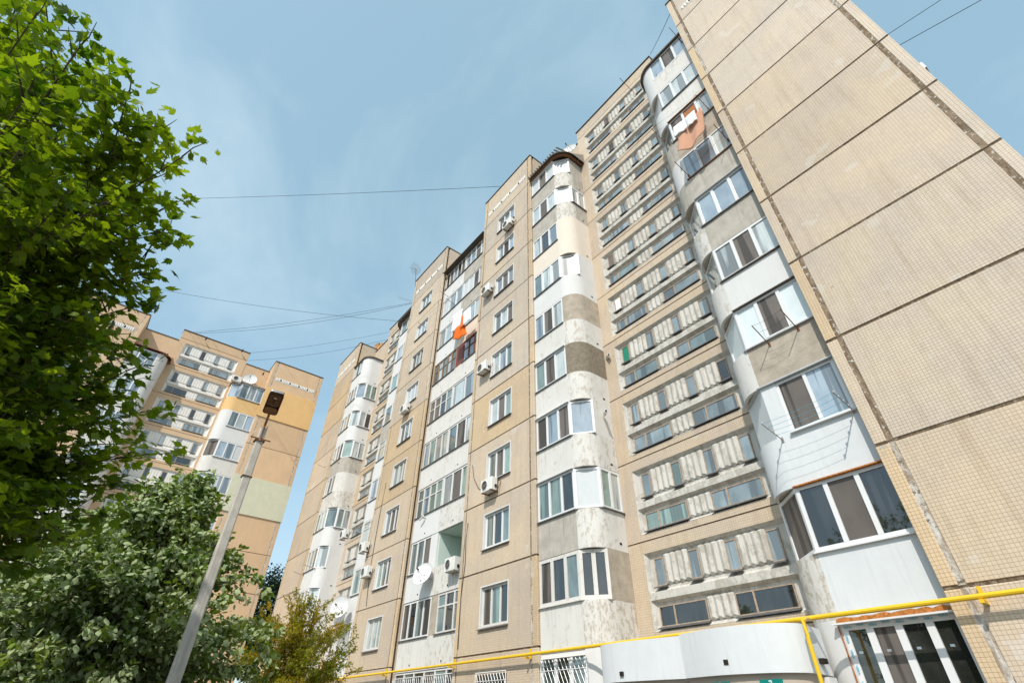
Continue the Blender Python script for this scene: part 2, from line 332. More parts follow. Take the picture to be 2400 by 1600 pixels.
def ragged(x, w, z0, z1, y, n=None, amp=.25, vert=True):
    """strip of smeared joint mortar with uneven edges"""
    b = MB(); n = n or max(4, int((z1-z0)/.22)); pts = []
    for i in range(n+1):
        z = z0+(z1-z0)*i/n; a = w*.5*(1+rng.uniform(-amp, amp)); c = w*.5*(1+rng.uniform(-amp, amp)); yy = y-rng.uniform(0, .008)
        pts.append(((x-a, yy, z), (x+c, yy, z)) if vert else ((z, yy, x-a), (z, yy, x+c)))
    for i in range(n):
        (a, c), (e, f) = pts[i], pts[i+1]
        b.quad(a, c, f, e) if vert else b.quad(a, e, f, c)
    return b
def block(root, x0, x1, jl, jr, style, ztop=31.8, win=None, kmin=-1, core=True, depth=1.9, vw=.10, tiles=('tile', 'tile_g', 'tile_s'), strip=('tile_y', 'tile'), seal_v='seal', wins=None, hg=.022, stripr=None):
    """flat panel block standing proud of the bays, with joints"""
    body = MB().box(x0+.012, x1-.012, Y0+.26, Y0+depth, 0, ztop-.06); add('block_wall', body, tiles[2], root)
    add('roof_edge', MB().box(x0-.03, x1+.03, Y0-.05, Y0+depth+.6, ztop-.05, ztop), 'flash', root)
    for k in range(kmin, 10):
        z0, z1 = (0, K(0)) if k < 0 else (K(k), K(k+1) if k < 9 else ztop-.05)
        tl = style(k)
        hole = None
        if win and 0 <= k <= 8: hole = (win[0], win[1], .83-hg, 2.23-hg)
        wall_panel(root, jl+vw*.45, jr-vw*.45, z0+hg, z1-hg, tl, hole=hole)
        sm = strip[0] if rng.random() < .6 else strip[1]
        if jl-x0 > .1: wall_panel(root, x0, jl-vw*.45, z0+hg, z1-hg, sm)
        if x1-jr > .1: wall_panel(root, jr+vw*.45, x1, z0+hg, z1-hg, stripr or sm)
        if 0 <= k: add('joint_seal', ragged(K(k), hg*2.9, x0+.01, x1-.01, Y0+.022, n=18, amp=.35, vert=False), 'seal_h', root)
        if hole: window3(root, win[0], win[1], K(k)+.83, K(k)+2.23, wins(k) if wins else {})
    for j in (jl, jr):
        if x0+.1 < j < x1-.1:
            for k in range(kmin, 10):
                z0, z1 = (0, K(0)) if k < 0 else (K(k), K(k+1) if k < 9 else ztop-.1)
                add('joint_seal', ragged(j, vw*1.05, z0+.02, z1-.02, Y0+.012), 'seal_w' if (k < 1 and x1 > 0) or rng.random() < .25 else seal_v, root)
    # attic vent strip under the parapet
    vb = MB(); a, e = jl+.2, jr-.2; vb.box(a, e, Y0-.012, Y0+.05, 29.74, 30.12); vb.cur = 1; n = 26
    for i in range(n):
        xa = a+(e-a)*(i+.12)/n; xb = a+(e-a)*(i+.88)/n
        if i % 6 == 3: vb.cur = 2; vb.box(xa, xb, Y0-.018, Y0, 29.82, 30.04)
        else: vb.cur = 1; vb.quad((xa, Y0-.016, 29.80), (xb, Y0-.016, 29.80), ((xa+xb)/2, Y0-.06, 29.84), ); vb.quad((xa, Y0-.016, 29.80), ((xa+xb)/2, Y0-.06, 29.84), ((xa+xb)/2, Y0-.06, 30.04), (xa, Y0-.016, 30.08)); vb.quad(((xa+xb)/2, Y0-.06, 29.84), (xb, Y0-.016, 29.80), (xb, Y0-.016, 30.08), ((xa+xb)/2, Y0-.06, 30.04))
    add('attic_vent', vb, ['relief_w', 'relief_w', 'dark'], root)
GL = ['g_light', 'g_teal', 'g_net', 'g_sky', 'g_light', 'g_green', 'g_teal', 'g_light']
def pick(n): return [rng.choice(GL) for _ in range(n)]
def window3(root, x0, x1, z0, z1, o):
    """three-light casement in a wall opening"""
    y = Y0+.10
    fm = o.get('fm', 'pvc'); n = o.get('n', 3)
    fr = MB(); rv = .05
    if o.get('reveal', True):
        fr.box(x0-.03, x0+.02, Y0-.006, y, z0-.02, z1+.03); fr.box(x1-.02, x1+.03, Y0-.006, y, z0-.02, z1+.03); fr.box(x0+.02, x1-.02, Y0-.006, y, z1-.02, z1+.03)
    else:
        fr.box(x0, x0+.02, Y0+.004, y, z0, z1); fr.box(x1-.02, x1, Y0+.004, y, z0, z1); fr.box(x0+.02, x1-.02, Y0+.004, y, z1-.02, z1)
    w = add('window', fr, 'white' if o.get('reveal', True) else 'concrete', root)
    glaze(w, [((x1-.02, y), (x0+.02, y), n)], z0+.03, z1-.02, fm, o.get('g') or pick(n), fw=.075, transom=o.get('tr', 0), name='frame')
    s = MB(); s.v = [(x0-.05, Y0-.09, z0-.045), (x1+.05, Y0-.09, z0-.045), (x1+.05, y+.01, z0+.03), (x0-.05, y+.01, z0+.03), (x0-.05, Y0-.09, z0-.075), (x1+.05, Y0-.09, z0-.075), (x1+.05, y+.01, z0-.0), (x0-.05, y+.01, z0-.0)]
    s.f = [(0, 1, 2, 3), (4, 7, 6, 5), (0, 4, 5, 1), (1, 5, 6, 2), (3, 7, 4, 0)]; s.m = [0]*5
    add('sill', s, o.get('sill', 'sill'), w)
# ---------- stair bay with fluted relief panels
SX0, SX1 = -11.3, -5.25
UP = [-10.22, -8.96, -7.70, -6.44]; LO = [(-10.47, -8.83), (-7.93, -6.29)]
def relief_mesh(m, ap=.045):
    b = MB(); x0, x1, z0, z1 = -10.70, -5.93, .22, 2.43; yb = YS+.14
    xi0, xi1, zi0, zi1 = x0+.14, x1-.14, z0+.1, z1-.1
    b.quad((xi0, yb, zi0), (xi1, yb, zi0), (xi1, yb, zi1), (xi0, yb, zi1))
    rim = YS-.004
    for (A, B, C, D) in (((x0, z0), (x1, z0), (xi1, zi0), (xi0, zi0)), ((x1, z0), (x1, z1), (xi1, zi1), (xi1, zi0)), ((x1, z1), (x0, z1), (xi0, zi1), (xi1, zi1)), ((x0, z1), (x0, z0), (xi0, zi0), (xi0, zi1))):
        b.quad((A[0], rim, A[1]), (B[0], rim, B[1]), (C[0], yb, C[1]), (D[0], yb, D[1]))
    # horizontal band between the two rows
    b.cur = 0; q = [(.98, .14), (1.06, .0), (1.27, -.0), (1.36, .14)]
    for i in range(3):
        (za, ya), (zb, yb2) = q[i], q[i+1]
        b.quad((xi0-.1, YS+ya+.0, za), (xi1+.1, YS+ya, za), (xi1+.1, YS+yb2, zb), (xi0-.1, YS+yb2, zb))
    def rib(xa, xb, za, zb, ap=ap):
        xm = (xa+xb)/2; c = .085; y1 = YS+.14; y0 = YS+ap; ye = YS+.105
        A, B = (xm, y0, za+c), (xm, y0, zb-c)
        L0, L1, R0, R1 = (xa, ye, za+c*.4), (xa, ye, zb-c*.4), (xb, ye, za+c*.4), (xb, ye, zb-c*.4)
        T0, T1 = (xm, y1, za-.03), (xm, y1, zb+.03)
        b.quad(L0, A, B, L1); b.quad(A, R0, R1, B); b.quad(L0, T0, A); b.quad(T0, R0, A); b.quad(L1, B, T1); b.quad(B, R1, T1)
        b.quad((xa, y1, za), L0, L1, (xa, y1, zb)); b.quad(R0, (xb, y1, za), (xb, y1, zb), R1)
    for i in range(3):
        a, e = UP[i]+.19, UP[i+1]-.19
        for j in range(4): rib(a+(e-a)*j/4, a+(e-a)*(j+1)/4, 1.44, 2.34)
    a, e = LO[0][1]+.02, LO[1][0]-.02
    for j in range(4): rib(a+(e-a)*j/4, a+(e-a)*(j+1)/4, .33, .96)
    return mesh(b, 'relief_panel', m)
def stair_window(root, x0, x1, z, z1, sillw=True, two=False, gm='g_stair', fm='wood_o', dx=0, k=0):
    y = YS+.085; x0 += dx; x1 += dx
    def fr():
        b = MB(); w = x1-x0; h = z1-z; t = .028
        b.box(0, t, 0, .05, 0, h); b.box(w-t, w, 0, .05, 0, h); b.box(t, w-t, 0, .05, 0, t); b.box(t, w-t, 0, .05, h-t, h)
        if two: b.box(w*.33-.025, w*.33+.025, -.003, .05, t, h-t)
        return mesh(b, 'window', fm)
    o = place('window', shared(('sw', round(x1-x0, 2), round(z1-z, 2), fm), fr), root, (x0, y, z))
    if two:
        xm = x0+(x1-x0)*.33; panes(o, [((xm-.02, y+.02), (x0+.02, y+.02), z+.02, z1-.02), ((x1-.02, y+.02), (xm+.02, y+.02), z+.02, z1-.02)], [gm, rng.choice([gm, gm, 'g_teal'])])
    else: panes(o, [((x1-.02, y+.02), (x0+.02, y+.02), z+.02, z1-.02)], [gm])
    def sm():
        b = MB(); w = x1-x0+.08
        b.v = [(0, -.14, -.04), (w, -.14, -.04), (w, .01, .005), (0, .01, .005), (0, -.14, -.075), (w, -.14, -.075), (w, .01, -.04), (0, .01, -.04)]
        b.f = [(0, 1, 2, 3), (4, 7, 6, 5), (0, 4, 5, 1), (1, 5, 6, 2), (3, 7, 4, 0)]; b.m = [0]*5
        return mesh(b, 'sill', 'sill')
    if sillw: place('sill', shared(('ss', round(x1-x0, 2)), sm), o, (x0-.04, y, z))
def stair(root, dx, mats, relief, kmin=0, ztop=32.6, special={}, gms=('g_stair',)):
    add('stair_wall', MB().box(SX0+dx, SX1+dx, YS+.19, YS+7, 0, ztop-.06), mats[0], root)
    add('roof_edge', MB().box(SX0+dx-.04, SX1+dx+.04, YS-.06, YS+7.1, ztop-.05, ztop), 'flash', root)
    rm = shared(('relief', relief), lambda: relief_mesh(relief, .085 if relief == 'relief_w' else .045))
    for k in range(-1, 11):
        z0, z1 = (0, K(0)) if k < 0 else (K(k), K(k+1) if k < 10 else ztop-.05)
        m = mats[rng.randrange(len(mats))]
        if k < 0 or k == 10 or k < kmin: wall_panel(root, SX0+dx, SX1+dx, z0+.02, z1-.02, m, y=YS)
        else:
            wall_panel(root, SX0+dx, SX1+dx, z0+.02, z1-.02, m, y=YS, hole=(-10.70+dx, -5.93+dx, .20, 2.41))
            place('relief_panel', rm, root, (dx, 0, K(k)))
            for i, x in enumerate(UP): stair_window(root, x-.18, x+.18, K(k)+1.44, K(k)+2.24, gm=special.get((k, i), rng.choice(gms)), dx=dx)
            for i, (a, e) in enumerate(LO): stair_window(root, a, e, K(k)+.34, K(k)+.89, two=True, gm=special.get((k, 4+i), rng.choice(gms)), dx=dx)
        if 0 <= k: add('joint_seal', ragged(z0, .05, SX0+dx+.02, SX1+dx-.02, YS+.03, n=16, amp=.5, vert=False), 'seal_h', root)
# ---------- balconies
def arc(c, r, a0, a1, n=9): return [(c[0]+r*math.cos(rad(a0+(a1-a0)*i/n)), c[1]+r*math.sin(rad(a0+(a1-a0)*i/n))) for i in range(n+1)]
def bay_paths(kind, dx):
    if kind == 'A':
        yf = 12.45; xr = -2.88+dx; xc = -4.93+dx; r = .82; xs = xc-r
        return [(xr, yf), (xc, yf)], arc((xc, yf+r), r, -90, -180), [(xs, yf+r), (xs, YS)], [((xr, yf), (xc-.0, yf)), ((xc, yf), (xs, yf+r*.95)), ((xs, yf+r*.95), (xs, YS))]
    yf = 12.2; xl = -14.03+dx; xc = -12.05+dx; r = .75; xs = xc+r
    return [(xc, yf), (xl, yf)], arc((xc, yf+r), r, 0, -90), [(xs, YS), (xs, yf+r)], [((xc, yf), (xl, yf)), ((xs, yf+r*.75), (xc, yf)), ((xs, YS), (xs, yf+r*.75))]
SILL = 1.06; BOT = -.22
def bay(root, kind, dx, k, pf, pc, ps, gl, nf=3, nside=2, fm='pvc', gms=None, solid='white', zs=None, cap=True, capm='sill', solid2=None, tr=0, topcap=None, nc=1, fw=.085):
    """one balcony: slab and front parapet, rounded corner, side, and glazing.  gl: F front only, FC front + corner, FCS all round, N none"""
    F, C, D, G = bay_paths(kind, dx); full = F+C[1:]+D[1:] if kind == 'A' else D+C[1:]+F[1:]
    zb, zt = K(k)+BOT, K(k)+SILL
    if k < 0: zb = 0; zt = 1.1
    ztop = K(k+1)+BOT
    b = MB(); b.band(F, zb, zt, .09); b.cur = 1
    slab = offs(full, .03); b.hexa((slab+[(slab[-1][0], YS+.02), (slab[0][0], YS+.02)])[::-1] if kind == 'A' else (slab+[(slab[-1][0], YS+.02)])[::-1], zb+.025, zb+.15) if k >= 0 else None
    par = add('balcony', b, [pf, 'concrete'], root)
    add('corner_panel', MB().band(C, zb, zt, .09), pc, par, True)
    add('side_panel', MB().band(D, zb, zt, .09), ps, par)
    if cap:
        cf = full if gl in ('F', 'N') else None
        pts = offs(full if gl == 'FCS' else (F+[F[-1]] if gl == 'F' else full), -.06)
        if gl == 'F': pts = offs(F, -.06)
        elif gl in ('FC', 'FCS'):
            gp = [G[0][0], G[0][1], G[1][1]] + ([G[2][1]] if gl == 'FCS' else []) if kind == 'A' else ([G[2][0]] if gl == 'FCS' else []) + [G[1][0], G[1][1], G[0][1]]
            pts = offs(gp, -.07)
        add('sill_strip', MB().band(pts, zt, zt+.035, .2), capm, par)
    segs = []
    if gl != 'N': segs.append((*G[0], nf))
    if gl in ('FC', 'FCS'): segs.append((*G[1], nc))
    if gl == 'FCS': segs.append((*G[2], nside))
    z0 = zt+.035
    if segs: glaze(par, segs, z0, ztop-.02, fm, gms or pick(6), transom=tr, fw=fw)
    if gl == 'F': add('infill_wall', MB().band((C+D[1:]) if kind == 'A' else (D+C[1:]), zt, ztop, .1), solid, par, True)
    if gl == 'FC':
        gp = [G[2][0], G[2][1]]; add('infill_wall', MB().band(gp, zt, ztop, .1), solid, par)
    if topcap: add('drip_strip', MB().band(offs(F, -.09), ztop-.03, ztop, .12), topcap, par)
    # drain hole
    if k >= 0:
        x, y = D[1 if kind == 'B' else 0]; dxn = .02 if kind == 'B' else -.02
        yy = 13.45; h = MB().box(D[0][0]-.006, D[0][0]+.012 if kind == 'B' else D[0][0]-.012, yy-.05, yy+.05, zb+.2, zb+.27); add('drain_hole', h, 'dark', par)
    return par
def bay_roof(root, kind, dx, m='flash', over=.12, k=9):
    F, C, D, G = bay_paths(kind, dx); full = F+C[1:]+D[1:] if kind == 'A' else D+C[1:]+F[1:]
    p = offs(full, -over); z = K(k)+BOT
    poly = (p+[(p[-1][0], YS+.02), (p[0][0], YS+.02)])[::-1] if kind == 'A' else (p+[(p[-1][0], YS+.02)])[::-1]
    add('balcony_roof', MB().hexa(poly, z-.01, z+.11), m, root)
def backwall(root, x0, x1, m, ztop=31.4):
    add('bay_wall', MB().box(x0, x1, YS+.03, YS+6.5, 0, ztop-.05), m, root)
    add('roof_edge', MB().box(x0+.01, x1-.01, YS-.03, YS+6.6, ztop-.045, ztop), 'flash', root)
def rstyle(*a, w=None):
    return lambda k: rng.choice(a)
# ================================================================== near apartment block
R1 = empty('apartment_building', (-21, 18, 0), 'long ten storey beige tiled panel block with rounded white balconies', 'building')
add('core_wall', MB().box(-45.38, 1.98, YS+1.2, YS+9, 0, 31.2), 'tile_s', R1)
est = {9: 'tile_g', 8: 'tile_g', 7: 'tile_g', 6: 'tile_g', 5: 'tile', 4: 'tile', 3: 'tile_s', 2: 'tile_g', 1: 'tile_g', 0: 'tile_s', -1: 'tile_s'}
block(R1, -2.9, 2.0, -2.585, 1.70, lambda k: est[k], vw=.13, depth=10., hg=.032, stripr='tile_g')
backwall(R1, -5.25, -2.9, 'tile_s'); backwall(R1, -14.05, -11.3, 'tile_s')
def wopt(k): return {0: dict(fm='wood_w', g=['g_dark', 'g_green', 'g_net'], reveal=True), 1: dict(g=['g_teal', 'g_dark', 'g_teal']), 2: dict(g=['g_green', 'g_net', 'g_teal']), 3: dict(g=['g_green', 'g_net', 'g_light']), 4: dict(g=['g_green', 'g_sky', 'g_light']), 5: dict(g=['g_net', 'g_light', 'g_teal']), 6: dict(g=['g_light', 'g_net', 'g_sky']), 7: dict(g=['g_sky', 'g_net', 'g_light']), 8: dict(g=['g_sky', 'g_teal', 'g_net'])}[k]
wst = {9: 'tile', 8: 'tile_g', 7: 'tile', 6: 'tile_g', 5: 'tile_g', 4: 'tile_g', 3: 'tile_y', 2: 'tile_s', 1: 'tile_s', 0: 'tile_s', -1: 'tile_s'}
block(R1, -19.05, -14.05, -18.8, -14.36, lambda k: wst[k], win=(-17.40, -15.68), wins=wopt, vw=.09, hg=.028)
block(R1, -29.3, -24.3, -29.0, -24.5, lambda k: 'tile_y' if k in (3, 4) else rng.choice(['tile', 'tile_s']), win=(-27.48, -25.80), vw=.09, wins=lambda k: dict(fm='wood_w' if k in (0, 3, 6) else 'pvc', g=pick(3)))
block(R1, -45.4, -40.4, -45.2, -40.7, rstyle('tile_s', 'tile_y', 'tile_s'), vw=.09, depth=10.)
sp = {(4, 0): 'cloth_w', (3, 0): 'green_cloth', (1, 1): 'g_green', (2, 3): 'g_dark', (0, 5): 'g_dark', (1, 4): 'g_green', (5, 0): 'g_net', (9, 1): 'g_net', (8, 1): 'g_net', (0, 4): 'g_dark'}
stair(R1, 0, ['tile_s', 'tile'], 'relief', special=sp)
stair(R1, -26.4, ['tile_y', 'tile_s'], 'relief')
backwall(R1, -31.65, -29.3, 'tile_s'); backwall(R1, -40.4, -37.7, 'tile_s')
# --- bay B (rounded to the right)
bay(R1, 'B', 0, 0, 'peel3', 'peel2', 'peel2', 'FC', gms=['g_teal', 'g_dark', 'g_net', 'g_dark', 'g_dark'], solid='cement', capm='wood_w', fm='wood_w', nc=2, fw=.11)
bay(R1, 'B', 0, 1, 'concrete', 'peel', 'peel3', 'FCS', gms=['g_dark', 'g_green', 'g_green', 'blind', 'g_light', 'g_green'], topcap='sill_l')
bay(R1, 'B', 0, 2, 'peel3', 'peel', 'peel', 'FC', gms=['g_net', 'g_sky', 'g_net', 'g_sky'], solid='peel3', topcap='pvc')
bay(R1, 'B', 0, 3, 'peel3', 'peel', 'peel3', 'F', gms=['g_light', 'g_net', 'g_green'], solid='stucco', topcap='sill_l')
bay(R1, 'B', 0, 4, 'peel3', 'peel', 'peel3', 'F', gms=['g_light', 'g_net', 'g_sky'], solid='cement')
bay(R1, 'B', 0, 5, 'white', 'white', 'white', 'FC', gms=['g_light', 'g_light', 'g_teal', 'g_light'], solid='white', capm='sill')
bay(R1, 'B', 0, 6, 'cream', 'cream', 'cream', 'F', gms=['g_sky', 'g_dark', 'g_light'], solid='cream')
bay(R1, 'B', 0, 7, 'concrete', 'peel2', 'concrete', 'FCS', gms=['g_light', 'g_net', 'g_light', 'blind', 'g_light', 'g_light'])
bay(R1, 'B', 0, 8, 'concrete', 'peel2', 'concrete', 'FC', gms=['blind', 'g_net', 'blind', 'blind'], solid='concrete', topcap='pvc')
bay(R1, 'B', 0, -1, 'white', 'white', 'white', 'F', gms=['g_teal', 'g_dark', 'g_dark'], solid='white', cap=False)
# timber and slate roof over the top balcony of bay B
F, C, D, G = bay_paths('B', 0); full = D+C[1:]+F[1:]
rp_ = MB(); p = offs(full, -.34); z = K(9)+BOT; back = [(q[0], YS) for q in p]
for i in range(len(p)-1):
    rp_.quad((*p[i], z+.10), (*p[i+1], z+.10), (p[i+1][0], YS+.02, z+1.0), (p[i][0], YS+.02, z+1.0)); rp_.quad((*p[i], z+.06), (*p[i+1], z+.06), (*p[i+1], z+.10), (*p[i], z+.10))
ro = add('balcony_roof', rp_, 'slate', R1)
for i in range(14):
    x = -13.9+i*.2; add('slate_sheet', MB().tube([(x, 12.2-.40, z+.12), (x, YS-.1, z+1.03)], .055, 6), 'slate', ro)
bm_ = MB(); bm_.band(offs(full, -.2), z-.02, z+.09, .14); add('timber_edge', bm_, 'rust', ro)
# --- bay A (rounded to the left)
bay(R1, 'A', 0, 0, 'white_new', 'peel2', 'peel2', 'FC', gms=['g_dark', 'g_net', 'g_dark', 'g_net'], solid='white', capm='pvc', topcap='foam')
bay(R1, 'A', 0, 1, 'white_new', 'white_new', 'white_new', 'N', cap=False)
bay(R1, 'A', 0, 2, 'cement', 'peel3', 'peel3', 'FC', gms=['paper', 'g_net', 'paper', 'paper'], solid='white', capm='sill_l', topcap='flash')
bay(R1, 'A', 0, 3, 'white', 'peel3', 'white', 'FC', gms=['g_light', 'g_net', 'g_light', 'g_light'], solid='white', capm='flash')
bay(R1, 'A', 0, 4, 'concrete', 'peel', 'peel', 'FC', gms=['g_sky', 'g_sky', 'g_sky', 'g_light'], solid='white', topcap='sill_l')
bay(R1, 'A', 0, 5, 'concrete', 'concrete', 'concrete', 'F', gms=['g_light', 'g_sky', 'g_sky'], solid='white', capm='rust')
bay(R1, 'A', 0, 6, 'cement', 'concrete', 'concrete', 'FC', gms=['g_light', 'brick', 'g_net', 'g_teal'], solid='concrete', topcap='rust')
bay(R1, 'A', 0, 7, 'peel3', 'white', 'white', 'FC', gms=['g_light', 'g_light', 'g_light', 'white'], solid='white')
bay(R1, 'A', 0, 8, 'peel3', 'white', 'white', 'F', gms=['g_sky', 'g_net', 'g_sky'], solid='white', cap=False)
bay_roof(R1, 'A', 0, 'flash')
# insulated balcony on floor two: box walls with a two-light window
F, C, D, G = bay_paths('A', 0); zt = K(1)+SILL; ztp = K(2)+BOT
ia = MB(); ia.band([(-4.52, 12.45), (-4.93, 12.45), (-5.75, 13.25), (-5.75, YS)], zt, ztp, .1)
iw = add('insulated_wall', ia, 'white_new', R1); add('window_jamb', MB().band([(-2.88, 12.45), (-3.02, 12.45)], zt, ztp, .1), 'white_new', iw)
glaze(iw, [((-3.02, 12.47), (-4.52, 12.47), 2)], zt+.03, ztp-.04, 'pvc', ['g_sky', 'g_net'], fw=.07); add('sill_strip', MB().box(-4.56, -2.98, 12.36, 12.47, zt-.01, zt+.03), 'pvc', iw)
add('drip_strip', MB().band(offs([(-2.88, 12.45), (-4.93, 12.45), (-5.75, 13.25)], -.08), ztp-.03, ztp+.005, .14), 'sill_l', iw)
# ground floor shop-like window of bay A
par = bay(R1, 'A', 0, -1, 'white', 'white', 'white', 'N', cap=False)
ga = add('infill_wall', MB().band(C+D[1:], 1.1, K(0)+BOT, .1), 'white', par, True)
z1 = K(0)+BOT-.10
glaze(par, [((-2.90, 12.44), (-4.95, 12.44), 4)], 1.13, z1, 'pvc', ['g_dark', 'g_dark', 'g_net', 'g_dark'], fw=.11)
add('foam_strip', ragged(z1+.06, .11, -5.0, -2.9, 12.43, n=24, amp=.35, vert=False), 'foam', par); add('cover_strip', MB().box(-5.05, -2.88, 12.30, 12.42, z1-.012, z1+.02), 'pvc', par)
add('foam_strip', ragged(-4.99, .03, 1.1, z1, 12.432, n=16, amp=.4), 'brick', par)
def textmesh(s, size, m, ext=.002):
    c = bpy.data.curves.new('lettering', 'FONT'); c.body = s; c.size = size; c.extrude = ext; c.align_x = 'CENTER'; c.align_y = 'CENTER'; c.resolution_u = 2
    o = bpy.data.objects.new('lettering', c); COL.objects.link(o); dg = bpy.context.evaluated_depsgraph_get(); me = bpy.data.meshes.new_from_object(o.evaluated_get(dg)); bpy.data.objects.remove(o); bpy.data.curves.remove(c)
    me.materials.clear(); me.materials.append(M_[m]); return me
vk = textmesh('VEKA', .062, 'cyan')
for i in range(8):
    o = place('film_print', vk, par, (-3.15-i*.24, 12.428, z1-.03-(.024 if i % 2 else 0))); o.rotation_euler = (rad(90), 0, 0)
for i in range(8):
    o = place('film_print', vk, par, (-4.905, 12.428, z1-.25-i*.26)); o.rotation_euler = (rad(90), rad(90), 0)
for i, x in enumerate((-3.2, -3.72, -4.22, -4.72)): add('glass_sticker', MB().box(x-.035, x+.035, 12.395, 12.40, z1-.52, z1-.48), 'paper', par)
# --- far bays D (rounded right) and M
DX = -26.4
dst = [('peel3', 'F', 'white'), ('white', 'FC', 'white'), ('white', 'FC', 'white'), ('white', 'FCS', 'white'), ('peel2', 'F', 'peel3'), ('concrete', 'FCS', 'white'), ('white', 'FCS', 'white'), ('white', 'FCS', 'white'), ('white', 'F', 'white')]
for k, (m, gl, so_) in enumerate(dst): bay(R1, 'B', DX, k, m, m, m, gl, gms=pick(6), solid=so_)
bay_roof(R1, 'B', DX, 'flash')
bay(R1, 'B', DX, -1, 'white', 'white', 'white', 'F', solid='white', cap=False)
for k in range(9): bay(R1, 'A', DX, k, *(['white']*3 if k != 5 else ['concrete']*3), 'F', nf=2, gms=pick(3), solid='white', fm='wood_w' if k in (2, 4, 8) else 'pvc', tr=.68 if k in (2, 4) else 0)
bay_roof(R1, 'A', DX, 'flash', .35)
# --- flat loggias L between the two window blocks
LX = (-24.28, -21.65, -19.07); YL = 12.38
add('bay_wall', MB().box(-24.3, -19.05, YS+.03, YS+6, 0, 31.3), 'tile_s', R1)
def loggia(k, side, pm, n, fm='pvc', gms=None, tr=0, x0=None, x1=None, glz=True, wallm='white'):
    a, e = (LX[0], LX[1]) if side == 0 else (LX[1], LX[2]); zb, zt, ztop = K(k)+BOT, K(k)+.98, K(k+1)+BOT
    b = MB(); b.box(a+.008, e-.008, YL, YL+.09, zb, zt); b.cur = 1; b.box(a+.01, e-.01, YL+.095, YS+.02, zb+.025, zb+.15)
    o = add('balcony', b, [pm, 'concrete'], R1)
    add('drain_hole', MB().box((a+e)/2-.05, (a+e)/2+.03, YL-.006, YL+.01, zb+.2, zb+.27), 'dark', o)
    if glz:
        x0 = x0 or a+.03; x1 = x1 or e-.03
        glaze(o, [((x1, YL+.03), (x0, YL+.03), n)], zt+.03, ztop-.02, fm, gms or pick(n), transom=tr, fw=.075)
        add('sill_strip', MB().box(x0-.02, x1+.02, YL-.07, YL+.1, zt, zt+.03), 'sill', o)
        if x0 > a+.1: add('infill_wall', MB().box(a+.01, x0, YL+.02, YL+.1, zt, ztop), wallm, o)
        if x1 < e-.1: add('infill_wall', MB().box(x1, e-.01, YL+.02, YL+.1, zt, ztop), wallm, o)
    return o
lg = {0: [('peel3', 4, 'pvc', 0, ['g_dark', 'g_teal', 'g_dark', 'g_net']), ('peel', 3, 'wood_w', .66, ['g_teal', 'g_dark', 'g_teal'])], 1: [('white', 3, 'pvc', 0, ['g_net', 'g_teal', 'g_teal']), ('peel', 0, '', 0, None)], 2: [('white', 4, 'wood_w', .6, None), ('peel', 3, 'pvc', 0, ['g_green', 'g_net', 'g_light'])],
      3: [('peel3', 4, 'wood_w', 0, None), ('peel3', 3, 'pvc', 0, ['g_light', 'g_net', 'g_teal'])], 4: [('peel3', 4, 'wood_w', .6, ['g_teal', 'g_dark', 'g_net', 'g_net']), ('peel3', 2, 'pvc', 0, ['g_sky', 'g_light'])], 5: [('peel3', 5, 'wood_b', .62, ['g_teal', 'g_light']), ('peel3', 3, 'wood_r', .6, ['g_sky', 'g_teal'])],
      6: [('white', 3, 'pvc', 0, ['g_net', 'g_light', 'g_light']), ('cream', 3, 'pvc', 0, ['g_light', 'g_sky', 'g_light'])], 7: [('white', 3, 'pvc', 0, ['g_light', 'g_light', 'blind']), ('concrete', 4, 'pvc', 0, ['g_light', 'g_net', 'blind', 'blind'])], 8: [('white', 5, 'wood_w', 0, ['g_net', 'g_dark', 'g_sky']), ('concrete', 4, 'pvc', .62, ['g_light', 'g_net', 'g_sky'])]}
for k, row in lg.items():
    for s_, (pm, n, fm, tr, gm) in enumerate(row):
        o = loggia(k, s_, pm, n or 1, fm or 'pvc', gm, tr, glz=n > 0, x0=(-20.9 if (k, s_) == (5, 1) else -21.1 if (k, s_) == (0, 1) else None), x1=(-22.25 if (k, s_) == (1, 0) else None), wallm={5: 'wood_r', 0: 'cement'}.get(k, 'white'))
        if n == 0:
            zb, ztop = K(k)+BOT+.15, K(k+1)+BOT
            b = MB(); b.box(LX[1]+.02, LX[2]-.02, YS-.03, YS+.0, zb, ztop-.01); b.box(LX[1]-.0, LX[1]+.05, YL+.1, YS-.035, zb, ztop-.01); b.box(LX[2]-.04, LX[2]+.01, YL+.1, YS-.035, zb, ztop-.01); b.box(LX[1]+.05, LX[2]-.04, YL+.1, YS-.035, ztop-.03, ztop-.01)
            add('loggia_room', b, 'mint', o); add('pipe', MB().tube([(-20.0, YS-.12, zb), (-20.0, YS-.12, ztop-.03)], .04), 'rust', o)
add('partition_wall', MB().box(LX[1]-.006, LX[1]+.006, YL+.02, YS, 0, K(9)+BOT), 'white', R1)
add('balcony_roof', MB().box(-24.26, -19.08, YL-.35, YS, K(9)+BOT, K(9)+BOT+.06), 'flash', R1)
